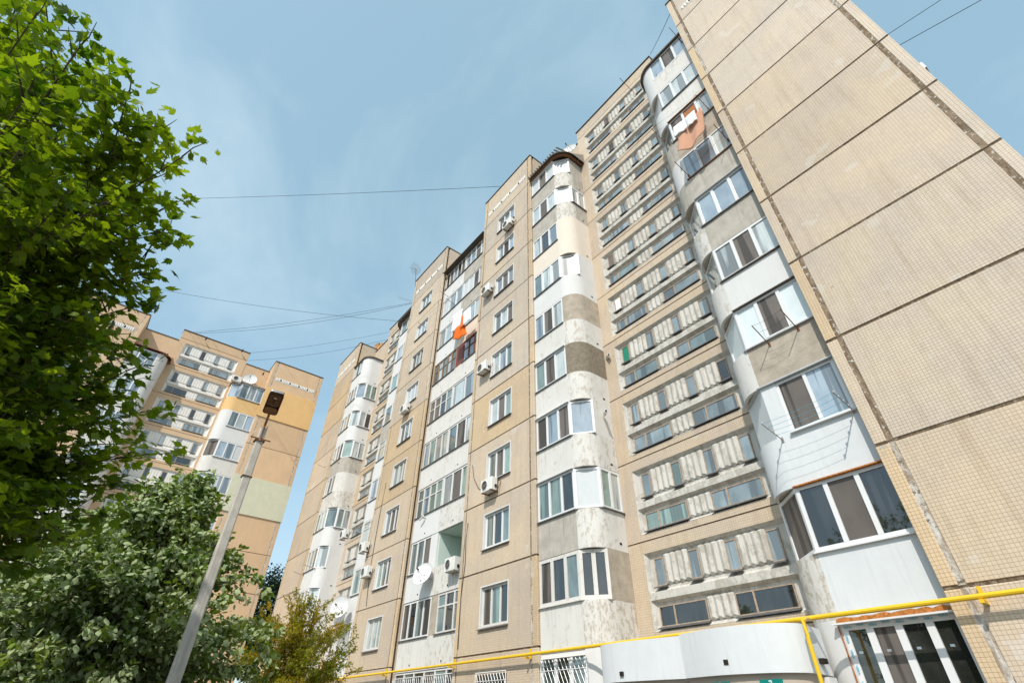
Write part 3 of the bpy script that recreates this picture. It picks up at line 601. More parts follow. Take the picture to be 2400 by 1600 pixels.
# ground-floor loggia and window grilles
def grille(x0, x1, z0, z1, y, diag=True):
    t = MB(); r = .011; t.tube([(x0, y, z0), (x0, y, z1)], .018, 4); t.tube([(x1, y, z0), (x1, y, z1)], .018, 4); t.tube([(x0, y, z1), (x1, y, z1)], .02, 4)
    for f in (.35, .62, .85): t.tube([(x0, y, z0+(z1-z0)*f), (x1, y, z0+(z1-z0)*f)], r, 4)
    n = int((x1-x0)/.17)
    for i in range(-5, n):
        a = x0+i*.17; sl_ = .5*(z1-z0)
        p0, p1 = Vector((a, y+.012, z1)), Vector((a+sl_, y+.012, z0))
        if p0.x < x0: q = (x0-p0.x)/sl_; p0 = p0.lerp(p1, q)
        if p1.x > x1: q = (x1-p0.x)/(p1.x-p0.x); p1 = p0.lerp(p1, q)
        if p1.x > x0: t.tube([p0, p1], r, 4)
    return t
bl = add('balcony', MB().box(-24.28, -19.07, YL, YL+.09, 0, 1.2), 'peel3', R1)
glaze(bl, [((-19.1, YL+.03), (-24.25, YL+.03), 6)], 1.2, K(0)+BOT-.02, 'pvc', ['g_dark', 'g_teal', 'g_net'], fw=.06)
for (a, e) in ((-24.2, -21.7), (-21.6, -19.15)): add('window_grille', grille(a, e, 1.3, 3.22, YL-.06), 'pvc', bl)
gw = add('window', MB().box(-17.35, -15.7, Y0-.004, Y0+.02, 1.5, 3.05), 'g_dark', R1); add('window_grille', grille(-17.4, -15.66, 1.45, 3.1, Y0-.06), 'pvc', gw)
gb = MB(); F, C, D, G = bay_paths('B', 0)
add('window_grille', grille(-13.95, -11.95, 1.2, 3.3, 12.12), 'pvc', R1)
glaze(R1, [((-11.95, 12.185), (-13.98, 12.185), 3)], 1.2, 3.36, 'pvc', ['g_teal', 'g_dark', 'g_teal'], fw=.07)
# ================================================================== left apartment block (square to the near one)
ORG = Vector((-8.5, 16, 0)); ZS = 1.055; ZOFF = -3.02
def l2w(x, y, z): return Vector((-34.89-y, x+9.17, z*ZS+ZOFF))
R2 = empty('apartment_building', ORG, 'peach panel block with white fluted window bands, behind the street lamp', 'building')
add('core_wall', MB().box(-18.98, 1.98, YS+1.2, YS+9, 0, 31.2), 'peach', R2)
oldK = None
block(R2, -2.9, 2.0, -2.585, 1.70, lambda k: 'orange' if k == 8 else 'mint_w' if k == 5 else 'peach', depth=10., tiles=('peach',)*3, strip=('peach', 'peach'), seal_v='seal_w', vw=.12)
# insulation slabs reaching the corner
for k, m in ((8, 'orange'), (5, 'mint_w')):
    add('insulation', MB().box(-2.93, 2.04, Y0-.08, Y0+.02, K(k)-.16, K(k+1)+.03), m, R2)
backwall(R2, -5.25, -2.9, 'peach'); backwall(R2, -14.05, -11.3, 'peach')
block(R2, -19.05, -14.05, -18.8, -14.36, rstyle('peach'), win=(-17.40, -15.68), vw=.09, tiles=('peach',)*3, strip=('peach', 'peach'), seal_v='seal_w')
stair(R2, 0, ['peach'], 'relief_w', gms=('g_stair', 'g_stair', 'g_dark'))
ast = [('white', 'FC'), ('white', 'FC'), ('peach', 'FC'), ('white', 'FC'), ('white', 'FC'), ('peel3', 'FC'), ('peel3', 'FC'), ('white', 'F'), ('orange', 'FC')]
for k, (m, gl) in enumerate(ast): bay(R2, 'A', 0, k, m, m, m, gl, nf=3, gms=['g_sky', 'g_light', 'g_teal', 'g_sky'] if k != 6 else ['blind', 'g_sky', 'g_sky', 'g_net'], solid=m)
bay_roof(R2, 'A', 0, 'slate')
for k in range(9): bay(R2, 'B', 0, k, 'peel3', 'peel3', 'peel3', 'F', gms=['g_sky', 'g_sky', 'g_light'], solid='peel3')
F, C, D, G = bay_paths('B', 0); full = D+C[1:]+F[1:]; p = offs(full, -.25); z = K(9)+BOT; rr = MB()
for i in range(len(p)-1): rr.quad((*p[i], z+.1), (*p[i+1], z+.1), (p[i+1][0], YS+.02, z+.9), (p[i][0], YS+.02, z+.9))
rr_ = add('balcony_roof', rr, 'rtile', R2)
for i in range(13): add('roof_tile_row', MB().tube([(-13.9+i*.2, 12.0, z+.12), (-13.9+i*.2, YS, z+.92)], .05, 6), 'rtile', rr_)
R2.location = l2w(ORG.x, ORG.y, 0); R2.rotation_euler = (0, 0, rad(90)); R2.scale = (1, 1, ZS)
# ================================================================== entrance canopy, gas pipe, signs
cn = empty('entrance_canopy', (-7.5, 12, 0), 'white rounded entrance canopy wall under the yellow gas pipe', 'canopy')
def cv(pts, n=5):
    out = []
    P = [pts[0]]+list(pts)+[pts[-1]]
    for i in range(1, len(P)-2):
        for j in range(n):
            t = j/n; a, b, c, d = [Vector(q) for q in P[i-1:i+3]]
            v = .5*((2*b)+(c-a)*t+(2*a-5*b+4*c-d)*t*t+(3*b-a-3*c+d)*t**3); out.append((v.x, v.y))
    return out+[tuple(pts[-1])]
c2 = cv([(-5.42, 12.5), (-5.36, 11.95), (-5.36, 11.45), (-5.85, 11.0), (-6.8, 10.82), (-7.88, 11.02)]); c1 = cv([(-7.75, 11.12), (-8.7, 10.98), (-9.6, 10.92), (-10.2, 11.0), (-10.46, 11.2), (-10.6, 11.9)])
for c_, zt_ in ((c2, 3.33), (c1, 3.31)):
    add('parapet', MB().band(c_, 2.5, zt_, .12), 'white_new', cn, True); add('fascia', MB().band(offs(c_, .10), 1.95, 2.52, .1), 'fascia', cn, True)
add('roof_slab', MB().hexa([(-10.5, 11.95), (-10.2, 11.2), (-7.9, 11.15), (-7.0, 11.05), (-5.95, 11.15), (-5.55, 11.6), (-5.5, 13.7), (-10.5, 13.7)], 2.45, 2.62), 'concrete', cn)
for (u, v, y) in ((1459, 1578, 10.93), (1704, 1551, 10.86), (1928, 1548, 11.95)):
    q = aty(u, v, y); add('drain_hole', MB().box(q.x-.05, q.x+.05, q.y-.05, q.y+.12, q.z-.045, q.z+.045), 'dark', cn)
add('porch_wall', MB().box(-10.4, -5.6, 13.2, 13.3, 0, 2.4), 'fascia', cn)
add('post', MB().box(-5.6, -5.3, 12.0, 12.3, 0, 2.46), 'white', cn); add('post', MB().box(-10.5, -10.2, 11.5, 11.8, 0, 2.44), 'white', cn)
ps = empty('gas_pipe', (-18, 11.9, 3.46), 'yellow gas pipe running along the facade above the ground floor', 'pipe')
ZP, YP = 3.45, 11.88
add('main_pipe', MB().tube([(-44, YP, ZP), (8, YP, ZP)], .045, 10), 'yellow', ps, True)
q = aty(1881, 1452, 11.25)
add('branch_pipe', MB().tube([(q.x-.1, YP, ZP-.02), (q.x-.05, 11.5, ZP-.05), (q.x, 11.27, ZP-.12), (q.x, 11.25, ZP-.4), (q.x, 11.25, .1)], .038, 10), 'yellow', ps, True)
for x in (-39, -34, -29.2, -24.45, -18.9, -14.4, -10.9, -6.3, -2.38, 1.6):
    y2 = YS if -11.3 < x < -5.8 else Y0
    add('bracket', MB().box(x-.03, x+.03, YP-.06, y2-.005, ZP-.105, ZP-.05).box(x-.028, x+.028, y2-.06, y2-.008, ZP-.049, ZP+.18), 'yellow', ps)
def sign(u, v, label, texts, y, w=.46, h=.17):
    q = aty(u, v, y); s = empty('entrance_sign', (q.x, q.y, q.z-h), label, 'sign')
    add('board', MB().box(q.x, q.x+w, y-.015, y, q.z-h, q.z), 'teal', s); add('number_plate', MB().box(q.x+w*.41, q.x+w*.54, y-.02, y-.016, q.z-h*.9, q.z-h*.1), 'tx', s)
    for t_, f, sz, m in texts:
        o = place('lettering', textmesh(t_, sz, m), s, (q.x+w*f, y-.024, q.z-h*.5)); o.rotation_euler = (rad(90), 0, 0)
sign(1780, 1592, 'teal entrance sign with white number 2 and white lettering', [('Scara', .21, .075, 'tx'), ('2', .475, .13, 'teal'), ('Подъезд', .77, .062, 'tx')], 10.90)
sign(1668, 1598.5, 'plain teal sign beside the numbered entrance sign', [], 10.89, .42, .15)
# ================================================================== street lamp
lp = empty('street_lamp', (-12.0, 1.855, 0), 'grey concrete street lamp pole with rusty brown lamp head', 'street lamp')
PX, PY, PT = -12.0, 1.855, 7.12
def sq(w0, w1, za, zb, ch=.25):
    b = MB(); i = 0; pts = []
    for w, z in ((w0, za), (w1, zb)):
        h = w/2; c = h*ch
        for (x, y) in ((-h+c, -h), (h-c, -h), (h, -h+c), (h, h-c), (h-c, h), (-h+c, h), (-h, h-c), (-h, -h+c)): b.v.append((PX+x, PY+y, z))
    b.f = [tuple(range(7, -1, -1)), tuple(range(8, 16))]+[(k, (k+1) % 8, 8+(k+1) % 8, 8+k) for k in range(8)]; b.m = [0]*10; return b
add('pole', sq(.235, .155, 0, PT), 'pole', lp)
tip = atz(640, 945, 7.62); dv = Vector((tip.x-PX, tip.y-PY, 0)).normalized()
add('clamp', MB().box(PX-.11, PX+.11, PY-.11, PY+.11, PT-.34, PT-.31), 'rust', lp); add('clamp_rod', MB().tube([(PX+.09, PY-.22, PT-.3), (PX+.1, PY+.22, PT-.3)], .015), 'rust', lp); add('band', MB().box(PX-.105, PX+.105, PY-.105, PY+.105, PT-1.2, PT-1.185), 'rust', lp)
a0 = Vector((PX, PY, PT-.35))+dv*.1; a1 = Vector((PX, PY, PT+.03))+dv*.11; a2 = Vector((PX, PY, PT+.26))+dv*.34
add('arm', MB().tube([a0, a1, a2], .028, 8), 'lamp_b', lp)
for i in range(4): add('rebar_stub', MB().tube([(PX-.07+.047*i, PY+(.06 if i % 2 else -.06), PT-.01), (PX-.07+.05*i, PY+(.06 if i % 2 else -.065), PT+.06+.02*(i % 2))], .006, 4), 'rust', lp)
fw_ = (dv*.93+Vector((0, 0, .37))).normalized(); sd = Vector((0, 0, 1)).cross(fw_).normalized(); upv = fw_.cross(sd)
LM = Matrix((( fw_.x, sd.x, upv.x, a2.x), (fw_.y, sd.y, upv.y, a2.y), (fw_.z, sd.z, upv.z, a2.z), (0, 0, 0, 1)))
def hull(rings, mats, name, parent, close=True):
    b = MB(); n = len(rings[0])
    for r in rings: b.v += [tuple(LM @ Vector(q)) for q in r]
    for i in range(len(rings)-1):
        for j in range(n): b.f.append((i*n+j, i*n+(j+1) % n, (i+1)*n+(j+1) % n, (i+1)*n+j)); b.m.append(0)
    if close: b.f.append(tuple(range((len(rings)-1)*n, len(rings)*n))); b.m.append(0)
    return add(name, b, mats, parent, True)
def rrect(x0, x1, w, z, c=.06, n=4):
    out = []
    for (cx, cy, a0_) in ((x1-c, w-c, 0), (x0+c, w-c, 90), (x0+c, -w+c, 180), (x1-c, -w+c, 270)):
        for i in range(n+1): an = rad(a0_+90*i/n); out.append((cx+c*math.cos(an), cy+c*math.sin(an), z))
    return out
hull([rrect(-.02, .62, .155, -.02), rrect(-.03, .63, .165, .0), rrect(-.01, .60, .15, .08), rrect(.05, .52, .10, .13)], 'lamp_b', 'lamp_head', lp)
hull([rrect(.585, .68, .15, -.025, .04), rrect(.585, .69, .155, .03, .04), rrect(.57, .64, .12, .10, .03)], 'steel', 'head_cap', lp)
hull([rrect(.24, .60, .135, -.0225), rrect(.25, .59, .125, -.021)], 'rust', 'reflector', lp); hull([rrect(0, .20, .135, -.0215), rrect(0, .20, .135, -.03)], 'lamp_b', 'gear_cover', lp)
hull([rrect(.27, .50, .028, -.045, .02), rrect(.26, .51, .032, -.01, .02), rrect(.28, .49, .02, .015, .015)], 'bulb', 'bulb', lp)
# ================================================================== things on the facade
def ac_unit(P, label, w=.80, h=.54, d=.30, wall=Y0, mirror=False, face='-y'):
    """P = wall point under the unit's middle (bottom)."""
    e = empty('air_conditioner', (P[0], P[1], P[2]), label, 'air conditioner', 'outdoor air conditioner units')
    x, y, z = P; y1 = y-.10; y0 = y1-d
    b = MB(); c = .02; b.hexa([(x-w/2+c, y0), (x+w/2-c, y0), (x+w/2, y0+c), (x+w/2, y1), (x-w/2, y1), (x-w/2, y0+c)], z, z+h); add('case', b, 'ac', e)
    cx = x-w*.14; mt = Matrix.Translation((cx, y0-.004, z+h*.5)) @ Matrix.Rotation(rad(90), 4, 'X')
    add('fan_guard', MB().lathe([(.215, .0), (.215, .012), (.2, .016), (.195, 0)], 20, mt), 'ac', e); add('fan_opening', MB().lathe([(.195, .002), (.0, .003)], 20, mt), 'dark', e)
    gd = MB()
    for r in (.05, .10, .15): gd.lathe([(r, .008), (r+.008, .012), (r+.012, .006)], 16, mt)
    for i in range(8):
        an = rad(45*i); gd.tube([(cx, y0-.012, z+h*.5), (cx+.2*math.cos(an), y0-.012, z+h*.5+.2*math.sin(an))], .004, 3)
    add('guard_wires', gd, 'steel', e)
    for s in (-1, 1): add('bracket', MB().box(x+s*w*.36-.015, x+s*w*.36+.015, y0-.02, y-.003, z-.035, z-.002).box(x+s*w*.36-.014, x+s*w*.36+.014, y-.03, y-.004, z-.03, z+h*.8), 'rust' if rng.random() < .5 else 'ac', e)
    add('valve', MB().box(x+w/2, x+w/2+.05, y1-.14, y1-.05, z+.1, z+.22), 'black', e)
    add('refrigerant_pipe', MB().tube([(x+w/2+.03, y1-.1, z+.16), (x+w/2+.12, y1-.03, z+.05), (x+w/2+.13, y-.02, z+.3), (x+w/2+.1, y+.02, z+.45)], .015, 5), 'black', e)
    return e
def acp(u, v, y=Y0): q = aty(u, v, y-.25); return (q.x, y, q.z)
ac_unit(acp(1190, 532), 'air conditioner under the top window beside the attic strip')
ac_unit(acp(1140, 688), 'white air conditioner beside the second window from the roof')
ac_unit(acp(1132, 872), 'air conditioner left of a middle window, brown rusty tray')
ac_unit(acp(1145, 1152), 'air conditioner with long black drooping cable below a window')
ac_unit(acp(1058, 1338, YL), 'air conditioner hanging outside the open mint loggia')
ac_unit(acp(947, 966), 'air conditioner below a window left of the loggias, high up')
ac_unit(acp(850, 1294), 'upper of two air conditioners above each other at the wall joint')
ac_unit(acp(856, 1352), 'lower of two air conditioners above each other at the wall joint')
ac_unit(acp(804, 1262, 12.2), 'air conditioner on a white far balcony above the yellow-green tree')
tag(add('hanging_cable', MB().tube([(q_.x, Y0-.04, q_.z) for q_ in [aty(1109, 1090, Y0), aty(1112, 1120, Y0), aty(1122, 1142, Y0), aty(1132, 1150, Y0)]], .012, 5), 'wire'), 'black cable drooping down the wall to an air conditioner', 'cable')
def dish(c, r, dirn, label, m='dish', armto=None, lnb=True):
    d = Vector(dirn).normalized(); c = Vector(c); e = empty('satellite_dish', c - Vector((0, 0, r)), label, 'satellite dish', 'satellite dishes')
    q = d.to_track_quat('Z', 'Y').to_matrix().to_4x4(); mt = Matrix.Translation(c) @ q
    prof = [(r*t, -.28*r*(1-t*t)) for t in (0.001, .25, .5, .75, .92, 1.)]; add('reflector', MB().lathe(prof+[(r*1.02, .012), (r*1.02, -.012), (r*.9, -.28*r*.2-.02)], 28, mt), m, e, True)
    if lnb:
        f = c+d*r*.75; dn = mt.to_3x3() @ Vector((0, -1, 0))
        for s in (-.5, 0, .5): add('feed_arm', MB().tube([c+(mt.to_3x3() @ Vector((s*r*1.2, -r*.75, -.1*r))), f], .012, 5), 'steel', e)
        add('feed_horn', MB().tube([f-d*.06, f+d*.08], .035, 8), 'black', e)
    if armto: add('mount', MB().tube([c-d*.2*r, (c+Vector(armto))/2-Vector((0, 0, .05)), armto], .022, 6), 'steel', e)
    return e
q = aty(1333, 350, 13.1); dish(q, .50, (.35, -1, .15), 'white satellite dish standing over the slate roof of a top balcony', armto=(q.x-.2, 13.1, q.z-.9))
q = aty(990, 1343, YL-.45); dish(q, .50, (.40, -1, .33), 'big white satellite dish on a loggia below the open mint loggia', armto=(q.x+.1, YL, q.z-.2))
q = aty(796, 1420, 11.7); dish(q, .55, (.75, -1, .1), 'white dish with rust spots on the far balcony by the yellow-green tree', armto=(q.x, 12.2, q.z-.3))
q = aty(890, 812, 14.2); dish(q, .55, (.9, -.6, .2), 'rust-orange dish on the roof of the far end', 'dish_o', (q.x, 14.6, q.z-1.2))
q = atx(586, 888, -48.3); dish(q, .62, (1, -.25, .15), 'pale satellite dish above the orange balcony of the peach block', armto=(q.x-.4, q.y+.1, q.z-.7))
# AC on the peach block
e = ac_unit((0, 0, 0), 'air conditioner above the orange balcony of the peach block'); q = atx(555, 888, -47.0); e.location = q-Vector((.1, 0, .35)); e.rotation_euler = (0, 0, rad(90))
# roof aerials
q = aty(975, 630, Y0+.2); ga = empty('grid_antenna', q-Vector((0, 0, .6)), 'small grid dish antenna on the roof edge', 'antenna')
gm_ = MB(); dq = Vector((-.75, -.3, .6)).normalized().to_track_quat('Z', 'Y').to_matrix()
for i in range(-6, 7):
    t = i/6*.55; hh = .55*math.sqrt(max(.05, 1-(i/6.5)**2)); gm_.tube([q+dq @ Vector((t, -hh, .25*(t*t+hh*hh))), q+dq @ Vector((t, 0, .25*t*t)), q+dq @ Vector((t, hh, .25*(t*t+hh*hh)))], .009, 4)
for i in (-1, 0, 1): gm_.tube([q+dq @ Vector((-.55, i*.25, .1)), q+dq @ Vector((0, i*.25, .02)), q+dq @ Vector((.55, i*.25, .1))], .009, 4)
add('grid', gm_, 'steel', ga); add('boom', MB().tube([q, q+dq @ Vector((0, 0, .6))], .02), 'steel', ga); add('mast', MB().tube([q, (q.x+.35, Y0+.3, 31.78)], .025), 'rust', ga)
q0, q1 = aty(935, 697, Y0), aty(967, 706, Y0+.3); ya = empty('yagi_antenna', q1, 'long thin yagi aerial sticking out at the roof edge', 'antenna')
add('boom', MB().tube([q0, q1, (q1.x+.3, Y0+.3, q1.z-.3)], .015, 5), 'steel', ya)
for i in range(8):
    p_ = q0.lerp(q1, i/8.); add('element', MB().tube([p_+Vector((0, -.1, .16)), p_+Vector((0, .1, -.16))], .008, 4), 'steel', ya)
# --- laundry brackets and washing
def rack(u0, v0, u1, v1, y, L, label, rise=.15, knobs=0, m='rust', lines=0, sag=.05, mm='wire'):
    a, b = aty(u0, v0, y), aty(u1, v1, y); e = empty('drying_rack', (a+b)/2, label, 'drying rack', 'balcony drying racks')
    ends = []
    for p_ in (a, b):
        t_ = p_+Vector((0, -L, rise)); ends.append((p_, t_)); add('arm', MB().tube([p_, t_], .014, 5), m, e)
        add('wall_plate', MB().box(p_.x-.03, p_.x+.03, y-.015, y, p_.z-.07, p_.z+.07), m, e)
        for i in range(knobs): c = p_.lerp(t_, .25+.7*i/max(1, knobs-1)); add('insulator', MB().tube([c+Vector((0, 0, -.01)), c+Vector((0, 0, .05))], .022, 6), 'steel', e)
    for i in range(lines):
        f = .3+.68*i/max(1, lines-1); p_, q_ = ends[0][0].lerp(ends[0][1], f), ends[1][0].lerp(ends[1][1], f)
        add('line', MB().tube([p_.lerp(q_, j/6)-Vector((0, 0, sag*4*(j/6)*(1-j/6))) for j in range(7)], .004, 4), mm, e)
    return e
r6 = lambda x, y: (1400+x/3.1367, 900+y/3.1367)
v8 = lambda x, y: (1700+x/3.1367, 500+y/3.1367)
rack(*r6(1885, 195), *r6(1362, 410), 12.45, .92, 'drying rack with dark insulators and blue lines on a smooth white balcony', knobs=4, lines=4, m='steel', mm='cyan')
rack(*v8(535, 850), *v8(325, 965), 12.45, .75, 'curved drying rack on the rough grey cement balcony', rise=.3, lines=3)
rack(1660, 255, 1555, 330, 12.45, .8, 'rusty drying rack carrying the salmon and white washing', knobs=4, lines=3)
rack(1706, 328, 1614, 412, 12.45, .85, 'rusty drying rack with bent frame just below the salmon washing', lines=2)
rack(1597, 98, 1480, 212, 12.45, .9, 'rusty rods sticking out at the topmost balcony', lines=0)
rack(1068, 715, 1002, 770, YL, .8, 'drying rack carrying the orange and white washing', knobs=3, lines=3)
rack(1085, 640, 1050, 695, YL, .7, 'thin drying rack on the loggia above the orange washing', lines=1)
rack(795, 1085, 765, 1097, 12.2, .8, 'drying rack on a far raw concrete balcony', lines=1)
rack(738, 1332, 712, 1348, 12.2, .8, 'rusty far drying rack above the yellow-green tree', lines=1)
def cloth(name, poly, m, label, top, bot, y, amp=.05, n=12, rows=8, skew=0., grp='washing on lines', sagb=0.):
    """hanging sheet between two top points, dropping to two bottom points"""
    b = MB(); a, c = Vector(top[0]), Vector(top[1]); d, e = Vector(bot[0]), Vector(bot[1]); ph = rng.uniform(0, 6)
    for j in range(rows+1):
        t = j/rows
        for i in range(n+1):
            s = i/n; P_ = a.lerp(c, s).lerp(d.lerp(e, s), t); P_.y += amp*math.sin(s*11+ph+t*1.2)*(.2+.8*t)+amp*.5*math.sin(s*5.3+ph*2); P_.z -= sagb*4*s*(1-s)*t
            P_.x += amp*.25*math.sin(t*3+s*4+ph)*t; b.v.append(tuple(P_))
    for j in range(rows):
        for i in range(n): k = j*(n+1)+i; b.f.append((k, k+1, k+n+2, k+n+1)); b.m.append(0)
    o = add(name, b, m, None, True); md = o.modifiers.new('thick', 'SOLIDIFY'); md.thickness = .004
    return tag(o, label, 'laundry', grp)
YC = 11.75
def P(u, v, y): return aty(u, v, y)
cloth('sheet', 0, 'cloth_p', 'salmon sheet hanging in a deep curve below the white pieces', (P(1590, 322, YC), P(1644, 252, YC)), (P(1592, 358, YC), P(1650, 300, YC)), YC, .075, 24, 12, sagb=.3)
cloth('towel', 0, 'cloth_w', 'white towel on the line above the salmon sheet, lower piece', (P(1578, 300, YC-.1), P(1604, 278, YC-.1)), (P(1580, 322, YC-.1), P(1610, 300, YC-.1)), YC, .025)
cloth('towel', 0, 'cloth_w', 'white towel on the line above the salmon sheet, upper piece', (P(1604, 278, YC-.1), P(1627, 258, YC-.1)), (P(1612, 298, YC-.1), P(1634, 280, YC-.1)), YC, .025)
cloth('towel', 0, 'cloth_p', 'salmon towel draped over the end of the line by the red open window', (P(1636, 250, YC+.15), P(1648, 262, YC+.4)), (P(1642, 285, YC+.15), P(1652, 300, YC+.4)), YC, .03)
YD = 11.8
cloth('sheet', 0, 'cloth_w', 'white sheet on the loggia line beside the orange cloth', (P(1062, 742, YD), P(1084, 722, YD)), (P(1055, 785, YD), P(1078, 762, YD)), YD, .04, grp='washing on loggia lines')
cloth('sheet', 0, 'cloth_w', 'white sheet with the red corner hanging left of the orange cloth', (P(1085, 735, YD-.2), P(1103, 718, YD-.2)), (P(1084, 765, YD-.2), P(1102, 748, YD-.2)), YD, .03, grp='washing on loggia lines')
cloth('orange_cloth', 0, 'cloth_o', 'bright orange cloth blowing on a loggia line', (P(1066, 772, YD-.1), P(1087, 755, YD-.1)), (P(1062, 797, YD-.1), P(1092, 782, YD-.1)), YD, .05, grp='washing on loggia lines', sagb=.1)
cloth('orange_cloth', 0, 'cloth_o', 'narrow orange strip standing up between the white sheets', (P(1082, 740, YD-.15), P(1086, 738, YD-.15)), (P(1078, 770, YD-.15), P(1088, 762, YD-.15)), YD, .02, grp='washing on loggia lines')
# --- cameras / drain spouts on bay B
for nm_, px_ in (('thin cable running down the joint beside the open mint loggia', [(1097, 1225), (1092, 1262), (1090, 1320), (1080, 1400), (1073, 1520)]), ('thin cable running down the joint above the two air conditioners', [(905, 1130), (893, 1190), (880, 1260), (868, 1330), (858, 1420)])):
    tag(add('wall_cable', MB().tube([aty(a_, b_, Y0-.03) for a_, b_ in px_], .014, 5), 'wire'), nm_, 'cable')
def spout(u, v, xw, L, label):
    q = atx(u, v, xw+.2); o = empty('security_camera', q, label, 'camera', 'white bullet cameras'); d = Vector((.75, -.6, -.1)).normalized()
    add('housing', MB().tube([q-d*L*.4, q+d*L*.6], .07, 10), 'pvc', o); add('lens_end', MB().tube([q+d*L*.6, q+d*(L*.6+.02)], .043, 10), 'black', o); add('arm', MB().tube([q-d*L*.2-Vector((0, 0, .04)), (xw, q.y+.12, q.z-.1)], .018, 6), 'pvc', o)
spout(1424, 838, -11.3, .42, 'white camera tube on the dark rough cement corner'); spout(1418, 968, -11.3, .38, 'white camera on the pale side wall next to the open window'); 
q = aty(990, 1213, YL-.15); o = empty('security_camera', q, 'white camera on the clean white loggia panel above the open mint loggia', 'camera', 'white bullet cameras')
add('housing', MB().tube([q+Vector((-.18, -.05, -.08)), q+Vector((.12, -.02, .08))], .05, 8), 'pvc', o); add('arm', MB().tube([q, (q.x+.1, YL, q.z-.02)], .02, 6), 'steel', o)
# ================================================================== overhead cables
def wire(pts, label, r=.016, sag=.4):
    a, b = Vector(pts[0]), Vector(pts[1]); n = 24
    t = MB().tube([a.lerp(b, i/n)-Vector((0, 0, sag*4*(i/n)*(1-i/n))) for i in range(n+1)], r, 4)
    tag(add('overhead_cable', t, 'wire'), label, 'cable', 'cables between the roofs')
LR = lambda u, v: atx(u, v, -49.5)
wire((aty(1172, 437, Y0+.1), atx(300, 468, -49)), 'single cable from the roof of the nearer window block across the sky', .018, .25)
wire((aty(966, 709, Y0+.3), LR(425, 780)), 'upper of two close cables to the tall part of the peach block', .016, .5); wire((aty(966, 711, Y0+.3), LR(440, 781)), 'lower of two close cables to the tall part of the peach block', .016, .75)
wire((aty(930, 752, Y0+.5), atx(310, 665, -49)), 'cable crossing the close pair of cables', .016, .5)
wire((aty(912, 778, YS), LR(572, 828)), 'cable to the corner of the tall part above the small birds', .014, .3); wire((aty(905, 796, YS), LR(570, 845)), 'lowest cable to the peach block', .014, .5)
wire((aty(1575, 22, Y0+.1), aty(1524, 128, YS)), 'short black cable hanging at the roof corner of the blank wall', .014, .1)
for i, (u, v, u2, v2) in enumerate(((2075, 85, 2290, -55), (2102, 110, 2400, -55))): wire((aty(u, v, Y0+.6), aty(u2, v2, Y0+2.5)), ['upper', 'lower'][i]+' cable leaving the outer edge of the blank wall', .012, 0)
# small bracket box on the outer edge
q = aty(2176, 158, Y0+.3); bx_ = add('edge_box', MB().box(1.99, 2.06, Y0+.1, Y0+.45, q.z-.16, q.z+.12), 'sill_l'); tag(bx_, 'small light metal box on the outer edge of the blank wall', 'box')
# birds on the peach block's roof
for (u, v) in ((483, 794), (568, 822), (617, 876)):
    q = atx(u, v, -48.4 if u < 600 else -47.2); b = MB(); mt = Matrix.Translation(q) @ Matrix.Rotation(rad(60), 4, 'Y') @ Matrix.Scale(1.5, 4, (0, 0, 1)); b.lathe([(.001, -.14), (.06, -.06), (.07, .02), (.045, .09), (.001, .12)], 8, mt); b.lathe([(.001, -.05), (.045, 0), (.001, .05)], 8, Matrix.Translation(q+Vector((.12, 0, .14)))); b.box(q.x-.2, q.x-.1, q.y-.02, q.y+.02, q.z-.1, q.z-.06)
    tag(add('bird', b, 'black', None, True), {483: 'dark bird on the middle of the tall roof of the peach block', 568: 'dark bird at the right corner of the tall roof', 617: 'dark bird on the low roof edge by the satellite dish'}[u], 'bird', 'birds on the roof')
# ================================================================== trees
NR = np.random.default_rng(11)
def leaf_mesh(name, pts, size, tv, tf, mat, upb=1.0, spread=.9, droop=.25, tint=None, out=None):
    N = len(pts); n = NR.normal(size=(N, 3))*spread; n[:, 2] += upb
    if out is not None: n += out*.35
    n /= np.linalg.norm(n, axis=1)[:, None]; t = NR.normal(size=(N, 3))
    if out is not None: t += out*.8
    t[:, 2] -= droop*2; t -= n*np.sum(t*n, axis=1)[:, None]; t /= np.linalg.norm(t, axis=1)[:, None]; s = np.cross(n, t)
    sz = size*NR.uniform(.65, 1.25, N)[:, None, None]; tv = np.array(tv)
    V = pts[:, None, :] + sz*(tv[None, :, 0:1]*s[:, None, :] + tv[None, :, 1:2]*t[:, None, :] + tv[None, :, 2:3]*n[:, None, :])
    m = len(tv); F_ = (np.array(tf)[None] + (np.arange(N)*m)[:, None, None]).reshape(-1, 3)
    me = bpy.data.meshes.new(name); me.vertices.add(N*m); me.vertices.foreach_set('co', V.reshape(-1).astype(np.float32))
    me.loops.add(F_.size); me.loops.foreach_set('vertex_index', F_.reshape(-1).astype(np.int32)); me.polygons.add(len(F_))
    me.polygons.foreach_set('loop_start', np.arange(0, F_.size, 3, dtype=np.int32)); me.materials.append(mat); me.update(calc_edges=True)
    tn = NR.uniform(0, 1, N) if tint is None else tint; at = me.attributes.new('tint', 'FLOAT', 'POINT'); at.data.foreach_set('value', np.repeat(tn, m).astype(np.float32)); return me
def maple_t():
    pol = [(0, 0), (8, .30), (35, .62), (48, .50), (58, .78), (66, .55), (80, .72), (90, 1.0), (100, .72), (114, .55), (122, .78), (132, .50), (145, .62), (172, .30)]
    v = [(0, .16, .0)]
    for a, r in pol[1:]: an = rad(a); v.append((r*math.cos(an)*.62, .05+r*math.sin(an)*.75, -.10*abs(math.cos(an))*r+(-.12*r*r if 60 < a < 120 else 0)))
    v.append((0, -.05, 0)); n = len(v)
    return v, [(0, i, i+1) for i in range(1, n-1)]+[(0, n-1, 1)]
